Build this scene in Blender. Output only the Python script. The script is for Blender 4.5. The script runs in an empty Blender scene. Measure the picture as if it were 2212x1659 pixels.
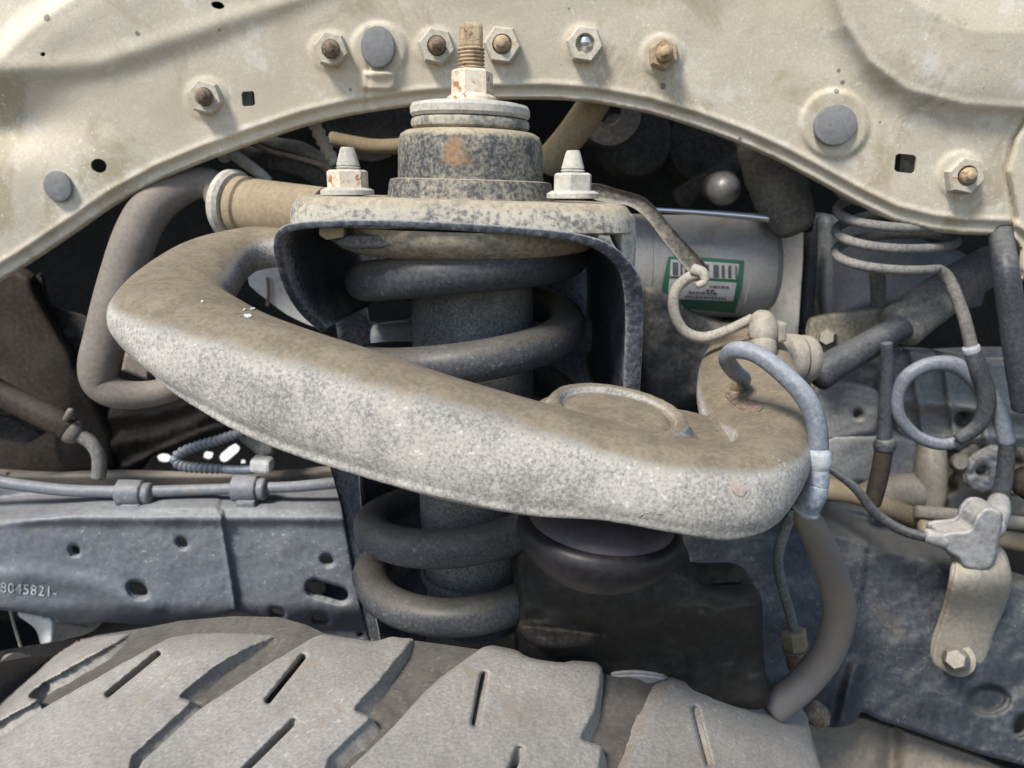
import bpy, bmesh, math, random
import numpy as np
from mathutils import Vector, Matrix

random.seed(7); np.random.seed(7)
scene = bpy.context.scene
col = scene.collection

# ------------------------------------------------------------------ camera
H = 1.185                       # camera height above the ground
PITCH = math.radians(14.0)
FPX = 1671.0                    # focal length in units of a 2212 px wide picture
cam_d = bpy.data.cameras.new('Camera')
cam_d.sensor_width = 36.0
cam_d.lens = FPX / 2212.0 * 36.0
cam_d.clip_start = 0.01; cam_d.clip_end = 500
cam_d.dof.use_dof = True; cam_d.dof.focus_distance = .43; cam_d.dof.aperture_fstop = 11.0
cam = bpy.data.objects.new('Camera', cam_d); col.objects.link(cam)
cam.location = (0, 0, H)
cam.rotation_euler = (math.radians(90) - PITCH, 0, 0)
scene.camera = cam

# ------------------------------------------------------------------ light
SUN_EL, SUN_AZ = math.radians(50), math.radians(-140)   # soft light from the open side, front left
world = bpy.data.worlds.new('World'); scene.world = world
world.use_nodes = True
wn = world.node_tree
bg = wn.nodes['Background']
sky = wn.nodes.new('ShaderNodeTexSky'); sky.sky_type = 'NISHITA'; sky.sun_disc = False
sky.sun_elevation = SUN_EL; sky.sun_rotation = SUN_AZ
sky.air_density = 1.3; sky.dust_density = 0.8
wn.links.new(sky.outputs[0], bg.inputs[0]); bg.inputs[1].default_value = 0.11
sun_d = bpy.data.lights.new('Sun', 'SUN'); sun_d.energy = 3.0; sun_d.angle = math.radians(14)
sun_d.color = (1.0, 0.94, 0.84)
sun = bpy.data.objects.new('Sun', sun_d); col.objects.link(sun)
sdir = Vector((math.sin(SUN_AZ) * math.cos(SUN_EL), math.cos(SUN_AZ) * math.cos(SUN_EL), math.sin(SUN_EL)))
sun.rotation_euler = sdir.to_track_quat('Z', 'Y').to_euler()
scene.view_settings.view_transform = 'Standard'; scene.view_settings.look = 'None'
scene.view_settings.gamma = 1.0; scene.view_settings.use_curve_mapping = False
scene.view_settings.exposure = 0.84
scene.render.engine = 'CYCLES'
scene.cycles.use_denoising = True

# ------------------------------------------------------------------ geometry helpers
CO, SI = math.cos(PITCH), math.sin(PITCH)
def rays(x, y):
    x = np.asarray(x, float); y = np.asarray(y, float)
    u = (x - 1106.0) / FPX; v = (829.5 - y) / FPX
    return np.stack([u, CO + v * SI, -SI + v * CO], -1)
def W(x, y, Y):
    """photo position (2212 wide) at horizontal distance Y from the camera -> world"""
    d = rays(x, y); t = np.asarray(Y, float) / d[..., 1]
    p = d * t[..., None]; p[..., 2] += H
    return p
def V(x, y, Y): return Vector(W(x, y, Y).tolist())
def PX(px, y, Y):
    d = rays(1106, y); return px * float(Y / d[1]) / FPX

def tag(o, label=None, cat=None, group=None, kind=None):
    if label: o['label'] = label
    if cat: o['category'] = cat
    if group: o['group'] = group
    if kind: o['kind'] = kind
    return o
def setparent(o, p):
    o.parent = p
    if p is not None:
        M = Matrix.Translation(p.location) @ p.rotation_euler.to_matrix().to_4x4()
        q = p.parent
        # parents carry only a translation; nested parents accumulate
        base = Matrix.Identity(4)
        if '_w' in WORLD and p.name in WORLD['_w']: base = WORLD['_w'][p.name]
        o.matrix_parent_inverse = base.inverted()
WORLD = {'_w': {}}
def link(name, me, mat, parent=None, smooth=True):
    """centre the mesh on its own origin, link it, parent it"""
    n = len(me.vertices)
    co = np.empty(n * 3); me.vertices.foreach_get('co', co); co = co.reshape(-1, 3)
    c = (co.min(0) + co.max(0)) / 2
    me.vertices.foreach_set('co', (co - c).ravel())
    if smooth: me.polygons.foreach_set('use_smooth', [True] * len(me.polygons))
    me.update()
    if mat: me.materials.append(mat)
    o = bpy.data.objects.new(name, me); col.objects.link(o)
    o.location = c
    WORLD['_w'][o.name] = Matrix.Translation(Vector(c.tolist()))
    setparent(o, parent)
    return o
def pyd(name, verts, faces, mat, parent=None, smooth=True):
    me = bpy.data.meshes.new(name)
    me.from_pydata([tuple(map(float, v)) for v in verts], [], [tuple(map(int, f)) for f in faces])
    return link(name, me, mat, parent, smooth)
def thing(name, label, cat, loc, group=None):
    o = bpy.data.objects.new(name, None); col.objects.link(o)
    o.empty_display_size = 0.02
    o.location = loc
    WORLD['_w'][o.name] = Matrix.Translation(Vector(loc))
    return tag(o, label, cat, group)
def bevel(o, w, seg=2, angle=35):
    m = o.modifiers.new('Bevel', 'BEVEL'); m.width = w; m.segments = seg
    m.limit_method = 'ANGLE'; m.angle_limit = math.radians(angle); m.harden_normals = False
    return o
def autosmooth(o, deg=35):
    me = o.data
    me.polygons.foreach_set('use_smooth', [True] * len(me.polygons))
    try: me.set_sharp_from_angle(angle=math.radians(deg))
    except Exception: pass
    return o

def catmull(P, sub, closed=False):
    P = np.asarray(P, float); n = len(P)
    if n < 3: 
        t = np.linspace(0, 1, sub + 1)[:, None]; return P[0] * (1 - t) + P[1] * t
    out = []
    rng = range(n if closed else n - 1)
    for i in rng:
        if closed: p0, p1, p2, p3 = P[(i - 1) % n], P[i], P[(i + 1) % n], P[(i + 2) % n]
        else:
            p1, p2 = P[i], P[i + 1]
            p0 = P[i - 1] if i > 0 else 2 * p1 - p2
            p3 = P[i + 2] if i + 2 < n else 2 * p2 - p1
        for k in range(sub):
            t = k / sub
            out.append(0.5 * ((2 * p1) + (-p0 + p2) * t + (2 * p0 - 5 * p1 + 4 * p2 - p3) * t * t + (-p0 + 3 * p1 - 3 * p2 + p3) * t ** 3))
    if not closed: out.append(P[-1])
    return np.array(out)

def tube_w(name, C, R, mat, parent=None, seg=16, flat=1.0, upv=None, cap=True):
    """sweep along world points C with radii R; flat squashes the section along upv"""
    C = np.asarray(C, float); R = np.asarray(R, float); n = len(C)
    T = np.gradient(C, axis=0); T /= np.linalg.norm(T, axis=1)[:, None] + 1e-12
    ref = np.array([0, 0, 1.0]) if upv is None else np.asarray(upv, float)
    if abs(np.dot(ref, T[0])) > .95: ref = np.array([0, 1.0, 0])
    N = ref - T[0] * np.dot(ref, T[0]); N /= np.linalg.norm(N)
    verts = []; rings = []
    ext = []
    if cap:
        for k in (0.35, 0.75): ext.append(k)
    def ring(c, t, nn, r):
        b = np.cross(t, nn); s = len(verts)
        for j in range(seg):
            a = 2 * math.pi * j / seg
            verts.append(c + nn * (math.cos(a) * r * flat) + b * (math.sin(a) * r))
        rings.append(s)
    NN = [N]
    for i in range(1, n):
        if upv is not None:
            q = ref - T[i] * np.dot(ref, T[i])
        else:
            q = NN[-1] - T[i] * np.dot(NN[-1], T[i])
        NN.append(q / (np.linalg.norm(q) + 1e-12))
    if cap:
        r = R[0]; ring(C[0] - T[0] * r * .25, T[0], NN[0], r * .72); ring(C[0] - T[0] * r * .1, T[0], NN[0], r * .93)
    for i in range(n): ring(C[i], T[i], NN[i], R[i])
    if cap:
        r = R[-1]; ring(C[-1] + T[-1] * r * .1, T[-1], NN[-1], r * .93); ring(C[-1] + T[-1] * r * .25, T[-1], NN[-1], r * .72)
    F = []
    for a, b in zip(rings[:-1], rings[1:]):
        for j in range(seg):
            k = (j + 1) % seg
            F.append((a + j, a + k, b + k, b + j))
    F.append(tuple(rings[0] + j for j in range(seg))[::-1]); F.append(tuple(rings[-1] + j for j in range(seg)))
    o = pyd(name, verts, F, mat, parent)
    return o
def tube(name, pts, mat, parent=None, seg=16, sub=8, ribs=None, flat=1.0, upv=None, cap=True, wob=0):
    """pts: (x, y, Y, half width px)"""
    P = []
    for p in pts:
        w = W(p[0], p[1], p[2]); P.append([w[0], w[1], w[2], PX(p[3], p[1], p[2])])
    Q = catmull(P, sub)
    C, R = Q[:, :3], Q[:, 3].copy()
    if ribs:      # corrugation: resample evenly, ribs per metre
        L = np.r_[0, np.cumsum(np.linalg.norm(np.diff(C, axis=0), axis=1))]
        n = max(8, int(L[-1] * ribs * 6)); s = np.linspace(0, L[-1], n)
        C = np.stack([np.interp(s, L, C[:, k]) for k in range(3)], 1); R = np.interp(s, L, R)
        R = R * (1 + .13 * np.sign(np.sin(s * ribs * 2 * math.pi)) * np.abs(np.sin(s * ribs * 2 * math.pi)) ** .6)
    if wob:
        R = R * (1 + wob * np.sin(np.arange(len(R)) * 1.7) * np.sin(np.arange(len(R)) * .61))
    return tube_w(name, C, R, mat, parent, seg, flat, upv, cap)

def lathe(name, origin, axis, prof, mat, parent=None, seg=40, smooth=True, phase=0.0, sharp=30, shear=None):
    """prof: (r, h) along axis from origin"""
    a = Vector(axis).normalized()
    ref = Vector((0, 0, 1)) if abs(a.z) < .9 else Vector((1, 0, 0))
    e1 = (ref - a * ref.dot(a)).normalized(); e2 = a.cross(e1)
    o = Vector(origin)
    verts = []; F = []
    for r, h in prof:
        for j in range(seg):
            t = 2 * math.pi * j / seg + phase
            verts.append(o + a * h + e1 * (math.cos(t) * r) + e2 * (math.sin(t) * r))
    for i in range(len(prof) - 1):
        for j in range(seg):
            k = (j + 1) % seg
            F.append((i * seg + j, i * seg + k, (i + 1) * seg + k, (i + 1) * seg + j))
    m = len(prof) - 1
    F.append(tuple(range(seg))[::-1]); F.append(tuple(m * seg + j for j in range(seg)))
    ob = pyd(name, verts, F, mat, parent, smooth)
    bm = bmesh.new(); bm.from_mesh(ob.data); bmesh.ops.recalc_face_normals(bm, faces=bm.faces); bm.to_mesh(ob.data); bm.free()
    if smooth: autosmooth(ob, sharp)
    return ob
def round_prof(r, h0, h1, b):
    """profile of a disc with rounded edges"""
    return [(max(r - b, 1e-4) * .02, h0), (r - b, h0), (r - .3 * b, h0 + .3 * b), (r, h0 + b), (r, h1 - b), (r - .3 * b, h1 - .3 * b), (r - b, h1), (max(r - b, 1e-4) * .02, h1)]
def box(name, c, sx, sy, sz, mat, parent=None, rot=None, bev=.002):
    bm = bmesh.new(); bmesh.ops.create_cube(bm, size=1)
    M = Matrix.Diagonal((sx, sy, sz, 1))
    if rot is not None: M = rot.to_4x4() @ M
    bmesh.ops.transform(bm, matrix=Matrix.Translation(Vector(c)) @ M, verts=bm.verts)
    me = bpy.data.meshes.new(name); bm.to_mesh(me); bm.free()
    o = link(name, me, mat, parent, False)
    if bev: bevel(o, bev)
    return o

def seg_arrays(polys):
    A = []; B = []
    for p in polys:
        p = np.asarray(p, float); A.append(p); B.append(np.roll(p, -1, 0))
    return np.concatenate(A), np.concatenate(B)
def sdist(P, polys):
    A, B = seg_arrays(polys); AB = B - A; L2 = (AB ** 2).sum(1) + 1e-12
    n = len(P); D = np.empty(n); NP = np.empty((n, 2)); IN = np.zeros(n, bool)
    for s in range(0, n, 8000):
        p = P[s:s + 8000, None, :]
        t = np.clip(((p - A) * AB).sum(2) / L2, 0, 1)
        q = A + AB * t[..., None]
        d2 = ((p - q) ** 2).sum(2); k = d2.argmin(1); r = np.arange(len(k))
        D[s:s + 8000] = np.sqrt(d2[r, k]); NP[s:s + 8000] = q[r, k]
        px, py = P[s:s + 8000, 0][:, None], P[s:s + 8000, 1][:, None]
        cond = (A[:, 1] > py) != (B[:, 1] > py)
        xi = A[:, 0] + (py - A[:, 1]) * AB[:, 0] / np.where(AB[:, 1] == 0, 1e-9, AB[:, 1])
        IN[s:s + 8000] = (np.logical_and(cond, px < xi).sum(1) % 2) == 1
    return D, NP, IN
def dpath(x, y, pts):
    """distance to an open polyline and signed side"""
    P = np.stack([x, y], -1); A = np.asarray(pts[:-1], float); B = np.asarray(pts[1:], float); AB = B - A
    p = P[:, None, :]; t = np.clip(((p - A) * AB).sum(2) / (AB ** 2).sum(1), 0, 1)
    q = A + AB * t[..., None]; d2 = ((p - q) ** 2).sum(2); k = d2.argmin(1); r = np.arange(len(k))
    cr = AB[k, 0] * (P[:, 1] - q[r, k, 1]) - AB[k, 1] * (P[:, 0] - q[r, k, 0])
    return np.sqrt(d2[r, k]), np.sign(cr)
def fbm(x, y, s, oct=4, seed=0):
    rs = np.random.RandomState(seed); o = np.zeros_like(x, float); a = 1
    for i in range(oct):
        for k in range(3):
            th = rs.rand() * 6.28; ph = rs.rand() * 6.28; f = 6.28 / s * (1.7 ** i) * (.7 + .6 * rs.rand())
            o += a * np.sin((x * math.cos(th) + y * math.sin(th)) * f + ph + 1.3 * np.sin((x * math.sin(th) - y * math.cos(th)) * f * .6 + ph * 2))
        a *= .55
    return o / 4.0
def smooth(p, sub=6): return catmull(p, sub, True)
def ell(x, y, a, b=None, rot=0, n=24):
    b = b or a; t = np.linspace(0, 2 * math.pi, n, endpoint=False); r = math.radians(rot)
    return np.stack([x + a * np.cos(t) * math.cos(r) - b * np.sin(t) * math.sin(r), y + a * np.cos(t) * math.sin(r) + b * np.sin(t) * math.cos(r)], 1)
def slot(x0, y0, x1, y1, hw, n=6):
    a = math.atan2(y1 - y0, x1 - x0); o = []
    for k in range(n + 1):
        t = a + math.pi / 2 + math.pi * k / n; o.append((x0 + hw * math.cos(t), y0 + hw * math.sin(t)))
    for k in range(n + 1):
        t = a - math.pi / 2 + math.pi * k / n; o.append((x1 + hw * math.cos(t), y1 + hw * math.sin(t)))
    return np.array(o)
def sheet(name, outline, pos, mat, parent=None, holes=(), step=5, thick=.003, rnd=0, rdep=0.0, back=None):
    """a sheet of metal / casting: outline traced in the picture, every point set at its own distance.
    pos: constant Y, f(x,y,sd)->Y or ('pos', f(x,y,sd)->world points)"""
    polys = [np.asarray(outline, float)] + [np.asarray(h, float) for h in holes]
    lo = polys[0].min(0); hi = polys[0].max(0)
    nx = max(2, int((hi[0] - lo[0]) / step) + 1); ny = max(2, int((hi[1] - lo[1]) / step) + 1)
    gx = np.linspace(lo[0], hi[0], nx + 1); gy = np.linspace(lo[1], hi[1], ny + 1)
    cx, cy = np.meshgrid((gx[:-1] + gx[1:]) / 2, (gy[:-1] + gy[1:]) / 2)
    _, _, inn = sdist(np.stack([cx.ravel(), cy.ravel()], 1), polys)
    keep = inn.reshape(ny, nx)
    vx, vy = np.meshgrid(gx, gy)
    used = np.zeros((ny + 1, nx + 1), int)
    for dy in (0, 1):
        for dx in (0, 1): used[dy:ny + dy, dx:nx + dx] += keep
    vid = -np.ones((ny + 1, nx + 1), int); m = used > 0; vid[m] = np.arange(m.sum())
    P = np.stack([vx[m], vy[m]], 1); bnd = used[m] < 4
    D, NP, IN = sdist(P, polys)
    sel = bnd & (D < step * 1.5)
    P[sel] = NP[sel]
    sd = np.where(IN, D, 0); sd[sel] = 0
    jj, ii = np.nonzero(keep)
    F = np.stack([vid[jj, ii], vid[jj + 1, ii], vid[jj + 1, ii + 1], vid[jj, ii + 1]], 1)
    x, y = P[:, 0], P[:, 1]
    rr = np.zeros_like(x)
    if rnd: q = np.clip(1 - sd / rnd, 0, 1); rr = rdep * (1 - np.sqrt(np.clip(1 - q * q, 0, 1)))
    if isinstance(pos, tuple): Wd = pos[1](x, y, sd)
    else:
        Y = pos(x, y, sd) if callable(pos) else np.full_like(x, pos)
        Wd = W(x, y, Y + rr)
    if thick:
        n0 = len(Wd)
        Bk = back(Wd, thick) if back else Wd + np.array([0, thick, 0])
        E = np.concatenate([F[:, [0, 1]], F[:, [1, 2]], F[:, [2, 3]], F[:, [3, 0]]])
        key = np.sort(E, 1); key = key[:, 0] * (n0 + 1) + key[:, 1]
        _, idx, cnt = np.unique(key, return_index=True, return_counts=True)
        be = E[idx[cnt == 1]]
        # rim has its own vertices so that the edge stays crisp
        bv = np.unique(be); mp = -np.ones(n0, int); mp[bv] = np.arange(len(bv))
        Wd = np.concatenate([Wd, Bk, Wd[bv], Bk[bv]])
        r0 = 2 * n0; r1 = r0 + len(bv)
        a, b = mp[be[:, 0]], mp[be[:, 1]]
        rim = np.stack([r0 + b, r0 + a, r1 + a, r1 + b], 1)
        F = np.concatenate([F, F[:, ::-1] + n0, rim])
    me = bpy.data.meshes.new(name)
    me.vertices.add(len(Wd)); me.vertices.foreach_set('co', Wd.ravel())
    nf = len(F); me.loops.add(nf * 4); me.polygons.add(nf)
    me.loops.foreach_set('vertex_index', F.ravel().astype(np.int32))
    me.polygons.foreach_set('loop_start', np.arange(0, nf * 4, 4, dtype=np.int32))
    try: me.polygons.foreach_set('loop_total', np.full(nf, 4, np.int32))
    except Exception: pass
    me.update(calc_edges=True); me.validate()
    return link(name, me, mat, parent)

# ------------------------------------------------------------------ materials
class NT:
    def __init__(s, mat):
        s.t = mat.node_tree; s.n = s.t.nodes; s.n.clear()
    def node(s, typ, **kw):
        n = s.n.new(typ)
        for k, v in kw.items(): setattr(n, k, v)
        return n
    def put(s, sock, v):
        if hasattr(v, 'is_linked') or isinstance(v, bpy.types.NodeSocket): s.t.links.new(v, sock)
        else:
            if isinstance(v, (tuple, list)) and len(v) == 3 and sock.type == 'RGBA': v = (*v, 1)
            sock.default_value = v
    def math(s, op, a, b=0.0, c=None, clamp=False):
        n = s.node('ShaderNodeMath', operation=op, use_clamp=clamp); s.put(n.inputs[0], a); s.put(n.inputs[1], b)
        if c is not None: s.put(n.inputs[2], c)
        return n.outputs[0]
    def noise(s, vec, scale, detail=4, rough=.6, dist=0.0):
        n = s.node('ShaderNodeTexNoise'); s.put(n.inputs['Vector'], vec); s.put(n.inputs['Scale'], scale)
        s.put(n.inputs['Detail'], detail); s.put(n.inputs['Roughness'], rough); s.put(n.inputs['Distortion'], dist)
        return n.outputs[0]
    def ramp(s, v, lo, hi):
        n = s.node('ShaderNodeMapRange', interpolation_type='SMOOTHSTEP'); s.put(n.inputs[0], v); s.put(n.inputs[1], lo); s.put(n.inputs[2], hi)
        return n.outputs[0]
    def mix(s, f, a, b, blend='MIX'):
        n = s.node('ShaderNodeMix', data_type='RGBA', blend_type=blend); s.put(n.inputs[0], f); s.put(n.inputs[6], a); s.put(n.inputs[7], b)
        return n.outputs[2]
MATS = {}
def dusty(name, base, dust, cover=.4, top=0.0, topcol=None, fine=420, patch=28, contrast=.10, wfine=.6, rough=.85, metal=0.0,
          rust=None, rust_amt=.0, bump=.35, bump_d=.0006, var=.25, stain=None, stain_amt=0.0, spec=.3, fine_rough=.65, topcut=(.25, .75), edge=None, specks=None, light=None, rustspot=None, flecks=None):
    mat = bpy.data.materials.new(name); mat.use_nodes = True
    k = NT(mat)
    geo = k.node('ShaderNodeNewGeometry')
    vec = geo.outputs['Position']
    nf = k.noise(vec, fine, 5, fine_rough); npt = k.noise(vec, patch, 5, .6, .4); nl = k.noise(vec, patch * .35, 3, .5)
    v = k.math('ADD', k.math('MULTIPLY', nf, wfine), k.math('MULTIPLY', npt, 1 - wfine))
    v = k.math('ADD', v, cover - .5)
    fac = k.ramp(v, .5 - contrast, .5 + contrast)
    c = k.mix(fac, base, dust)
    if stain:
        ns = k.noise(vec, patch * .8 + 3, 6, .65, .8)
        c = k.mix(k.math('MULTIPLY', k.ramp(ns, .62 - stain_amt * .3, .72 - stain_amt * .2), .8), c, stain)
    if rust:
        nr = k.noise(vec, patch * 1.7 + 11, 6, .7, .5)
        c = k.mix(k.ramp(nr, .66 - rust_amt * .35, .72 - rust_amt * .3), c, rust)
    if light:      # pale dried splashes
        nq = k.noise(vec, patch * 1.6 + 5, 10, .78, .15)
        c = k.mix(k.math('MULTIPLY', k.ramp(nq, .52, .66), .7), c, light)
    if specks:     # small stone chips and dirt grains
        vo = k.node('ShaderNodeTexVoronoi'); k.put(vo.inputs['Vector'], vec); k.put(vo.inputs['Scale'], 75.0)
        sz = k.math('MULTIPLY', k.math('SUBTRACT', k.noise(vec, 37, 2, .5), .50), .9)
        c = k.mix(k.math('MULTIPLY', k.ramp(k.math('SUBTRACT', sz, vo.outputs['Distance']), -.02, .05), .8), c, specks)
    if rustspot:   # one patch of rust
        (rx, ry, rY), rad, rc = rustspot
        vd = k.node('ShaderNodeVectorMath', operation='DISTANCE'); k.put(vd.inputs[0], vec); vd.inputs[1].default_value = V(rx, ry, rY)
        dd = k.math('ADD', k.math('DIVIDE', vd.outputs['Value'], rad), k.math('MULTIPLY', k.math('SUBTRACT', npt, .5), 5.0))
        c = k.mix(k.math('MULTIPLY', k.ramp(dd, 1.1, .2), .75), c, rc)
    if flecks:     # scattered dried droplets
        fl = k.math('MULTIPLY', k.ramp(k.noise(vec, 330, 3, .6), .60, .68), k.ramp(npt, .40, .62))
        c = k.mix(k.math('MULTIPLY', fl, .8), c, flecks)
    if edge:       # worn, dust catching edges
        pe = k.math('ADD', geo.outputs['Pointiness'], k.math('MULTIPLY', k.math('SUBTRACT', nf, .5), .10))
        c = k.mix(k.math('MULTIPLY', k.ramp(pe, .53, .60), .75), c, edge)
    if top:
        sx = k.node('ShaderNodeSeparateXYZ'); k.put(sx.inputs[0], geo.outputs['Normal'])
        tz = k.math('ADD', sx.outputs[2], k.math('MULTIPLY', k.math('SUBTRACT', nf, .5), .5))
        tz = k.math('ADD', tz, k.math('MULTIPLY', k.math('SUBTRACT', npt, .5), .5))
        tf = k.math('MULTIPLY', k.ramp(tz, topcut[0], topcut[1]), top)
        tc = topcol or dust
        nt_ = k.noise(vec, fine * .7, 6, .75); nt2 = k.noise(vec, patch * 2.2, 5, .65)
        tcol = k.mix(k.ramp(k.math('ADD', k.math('MULTIPLY', nt_, .6), k.math('MULTIPLY', nt2, .4)), .40, .60), tuple(q * .78 for q in tc), tuple(min(q * 1.22, .9) for q in tc))
        c = k.mix(tf, c, tcol)
    mv = k.math('ADD', k.math('MULTIPLY', nl, 2 * var), 1 - var)
    cm = k.node('ShaderNodeCombineXYZ'); [k.put(cm.inputs[i], mv) for i in range(3)]
    c = k.mix(1.0, c, cm.outputs[0], 'MULTIPLY')
    b = k.node('ShaderNodeBsdfPrincipled'); k.put(b.inputs['Base Color'], c)
    rr = k.math('ADD', k.math('MULTIPLY', fac, .12), rough - .08, clamp=True)
    k.put(b.inputs['Roughness'], rr); k.put(b.inputs['Metallic'], metal); k.put(b.inputs['Specular IOR Level'], spec)
    bn = k.node('ShaderNodeBump'); k.put(bn.inputs['Strength'], bump); k.put(bn.inputs['Distance'], bump_d); k.put(bn.inputs['Height'], nf)
    k.put(b.inputs['Normal'], bn.outputs[0])
    out = k.node('ShaderNodeOutputMaterial'); k.t.links.new(b.outputs[0], out.inputs[0])
    MATS[name] = mat
    return mat


M_panel = dusty('fender_panel_paint', (.49, .432, .345), (.61, .548, .45), cover=.46, fine=560, patch=14, contrast=.15, wfine=.55, rough=.7, stain=(.37, .31, .215), stain_amt=.35, bump=.22, var=.13, light=(.66, .635, .575), specks=(.12, .10, .08), flecks=(.68, .66, .60))
M_arm = dusty('arm_black_paint_dust', (.155, .15, .148), (.43, .405, .362), cover=.52, top=.97, topcol=(.175, .142, .098), fine=600, patch=36, contrast=.12, wfine=.68, rough=.85, bump=.4, var=.2, fine_rough=.78, topcut=(.44, .82), flecks=(.64, .62, .58))
M_tan = dusty('tan_dust_metal', (.23, .18, .115), (.34, .275, .185), cover=.5, fine=300, patch=30, contrast=.18, rough=.9, var=.25)
M_plate = dusty('mount_plate_dust', (.12, .118, .118), (.42, .385, .32), cover=.53, top=.85, topcol=(.31, .262, .185), fine=330, patch=60, contrast=.09, rough=.85, bump=.5)
M_cap = dusty('mount_cap_dust', (.045, .05, .058), (.29, .265, .21), cover=.47, top=.9, topcol=(.34, .285, .2), fine=420, patch=45, contrast=.13, bump=.4, rustspot=((985, 318, .452), .010, (.34, .19, .09)))
M_washer = dusty('washer_dust', (.27, .25, .215), (.47, .445, .39), cover=.55, top=.6, fine=350, patch=60, contrast=.15)
M_rubberw = dusty('rubber_washer', (.15, .145, .13), (.42, .38, .30), cover=.5, fine=350, patch=80, contrast=.12)
M_rust = dusty('rusty_steel', (.24, .155, .09), (.42, .325, .215), cover=.55, fine=420, patch=90, contrast=.14, rough=.8, rust=(.20, .085, .04), rust_amt=.25, bump=.6)
M_rustnut = dusty('rusty_dusty_nut', (.40, .29, .19), (.60, .53, .43), cover=.55, fine=380, patch=80, contrast=.13, rust=(.28, .14, .06), rust_amt=.3)
M_rustdark = dusty('dark_rust_bolt', (.10, .068, .05), (.27, .205, .15), cover=.5, fine=500, patch=120, contrast=.12, rough=.75)
M_spring = dusty('spring_black_coat', (.022, .026, .034), (.085, .088, .093), cover=.47, top=.40, topcol=(.16, .135, .10), fine=480, patch=16, contrast=.22, rough=.5, bump=.12, flecks=(.19, .18, .165))
M_shock = dusty('shock_body_dust', (.06, .065, .075), (.20, .19, .175), cover=.47, fine=620, patch=22, contrast=.13, rough=.65)
M_bracket = dusty('bracket_black_paint', (.018, .022, .030), (.13, .145, .165), cover=.42, top=.7, topcol=(.26, .26, .255), edge=(.36, .36, .36), fine=320, patch=30, contrast=.2, rough=.6)
M_isol = dusty('spring_isolator', (.15, .135, .11), (.36, .31, .23), cover=.5, fine=300, patch=30, contrast=.14)
M_tyre = dusty('tyre_rubber_dust', (.195, .184, .17), (.33, .31, .284), cover=.5, fine=480, patch=18, contrast=.17, rough=.85, bump=.35, bump_d=.0005, stain=(.25, .21, .165), stain_amt=.22, edge=(.38, .365, .34), flecks=(.42, .41, .395))
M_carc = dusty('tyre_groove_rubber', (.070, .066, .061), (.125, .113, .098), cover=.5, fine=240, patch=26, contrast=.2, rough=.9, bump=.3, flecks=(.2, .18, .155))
M_rail = dusty('frame_rail_paint', (.105, .116, .14), (.20, .21, .236), cover=.47, top=.45, topcol=(.30, .30, .305), fine=300, patch=11, contrast=.24, wfine=.5, rough=.58, bump=.25, stain=(.24, .215, .175), stain_amt=.12, flecks=(.36, .37, .39))
M_frame = dusty('chassis_black_paint', (.022, .027, .037), (.075, .08, .09), cover=.44, top=.35, topcol=(.15, .14, .12), fine=260, patch=16, contrast=.26, wfine=.5, rough=.6, bump=.25, stain=(.085, .07, .052), stain_amt=.12, flecks=(.15, .155, .165))
M_knuckle = dusty('knuckle_dark_casting', (.010, .0095, .0095), (.045, .038, .031), cover=.43, top=.5, topcol=(.09, .075, .058), fine=300, patch=14, contrast=.22, wfine=.4, rough=.75, bump=.5)
M_boot = dusty('ball_joint_boot_rubber', (.008, .007, .009), (.024, .021, .024), cover=.45, fine=300, patch=30, contrast=.25, rough=.5, bump=.1)
M_bootdome = dusty('ball_joint_boot_dome', (.038, .03, .038), (.075, .06, .07), cover=.48, fine=300, patch=18, contrast=.25, rough=.5, bump=.1)
M_hose = dusty('hose_rubber_dust', (.085, .095, .118), (.22, .236, .268), cover=.48, top=.5, topcol=(.34, .355, .385), fine=380, patch=24, contrast=.26, rough=.5, bump=.15)
M_hosetan = dusty('hose_lower_dust', (.155, .148, .152), (.20, .165, .122), cover=.5, fine=380, patch=7, contrast=.16, wfine=.15, rough=.6, bump=.12)
M_blackhose = dusty('black_hose_rubber', (.022, .024, .030), (.095, .10, .11), cover=.44, top=.45, topcol=(.17, .17, .165), fine=350, patch=30, contrast=.28, rough=.5, bump=.15)
M_sleeve = dusty('clear_blue_sleeve', (.16, .19, .25), (.44, .46, .50), cover=.46, fine=280, patch=60, contrast=.16, rough=.4, spec=.5)
M_collar = dusty('pale_collar', (.24, .27, .31), (.42, .44, .46), cover=.55, fine=300, patch=60, contrast=.16, rough=.5)
M_cablelight = dusty('dusty_cable', (.17, .155, .135), (.38, .35, .30), cover=.56, fine=520, patch=60, contrast=.14, rough=.9)
M_coilgrey = dusty('dusty_grey_tube', (.09, .09, .088), (.27, .255, .23), cover=.49, fine=420, patch=50, contrast=.2, rough=.75)
M_plug = dusty('grey_rubber_plug', (.13, .135, .145), (.22, .22, .215), cover=.47, fine=300, patch=40, contrast=.24, rough=.75)
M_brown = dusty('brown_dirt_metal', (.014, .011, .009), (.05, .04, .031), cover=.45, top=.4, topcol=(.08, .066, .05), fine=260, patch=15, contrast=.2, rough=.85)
M_bar = dusty('stabiliser_grey_brown', (.13, .113, .10), (.22, .192, .165), cover=.5, top=.4, topcol=(.24, .205, .165), fine=330, patch=18, contrast=.22, rough=.75)
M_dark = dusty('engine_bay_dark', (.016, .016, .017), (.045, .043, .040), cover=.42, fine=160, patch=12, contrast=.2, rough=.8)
M_darkpart = dusty('dark_engine_part', (.028, .028, .030), (.10, .095, .085), cover=.45, top=.5, topcol=(.16, .145, .12), fine=260, patch=24, contrast=.18, rough=.65)
M_alu = dusty('grey_cast_aluminium', (.15, .157, .17), (.30, .297, .295), cover=.5, top=.5, topcol=(.46, .43, .38), fine=260, patch=22, contrast=.18, rough=.6, stain=(.26, .20, .13), stain_amt=.12)
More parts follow.
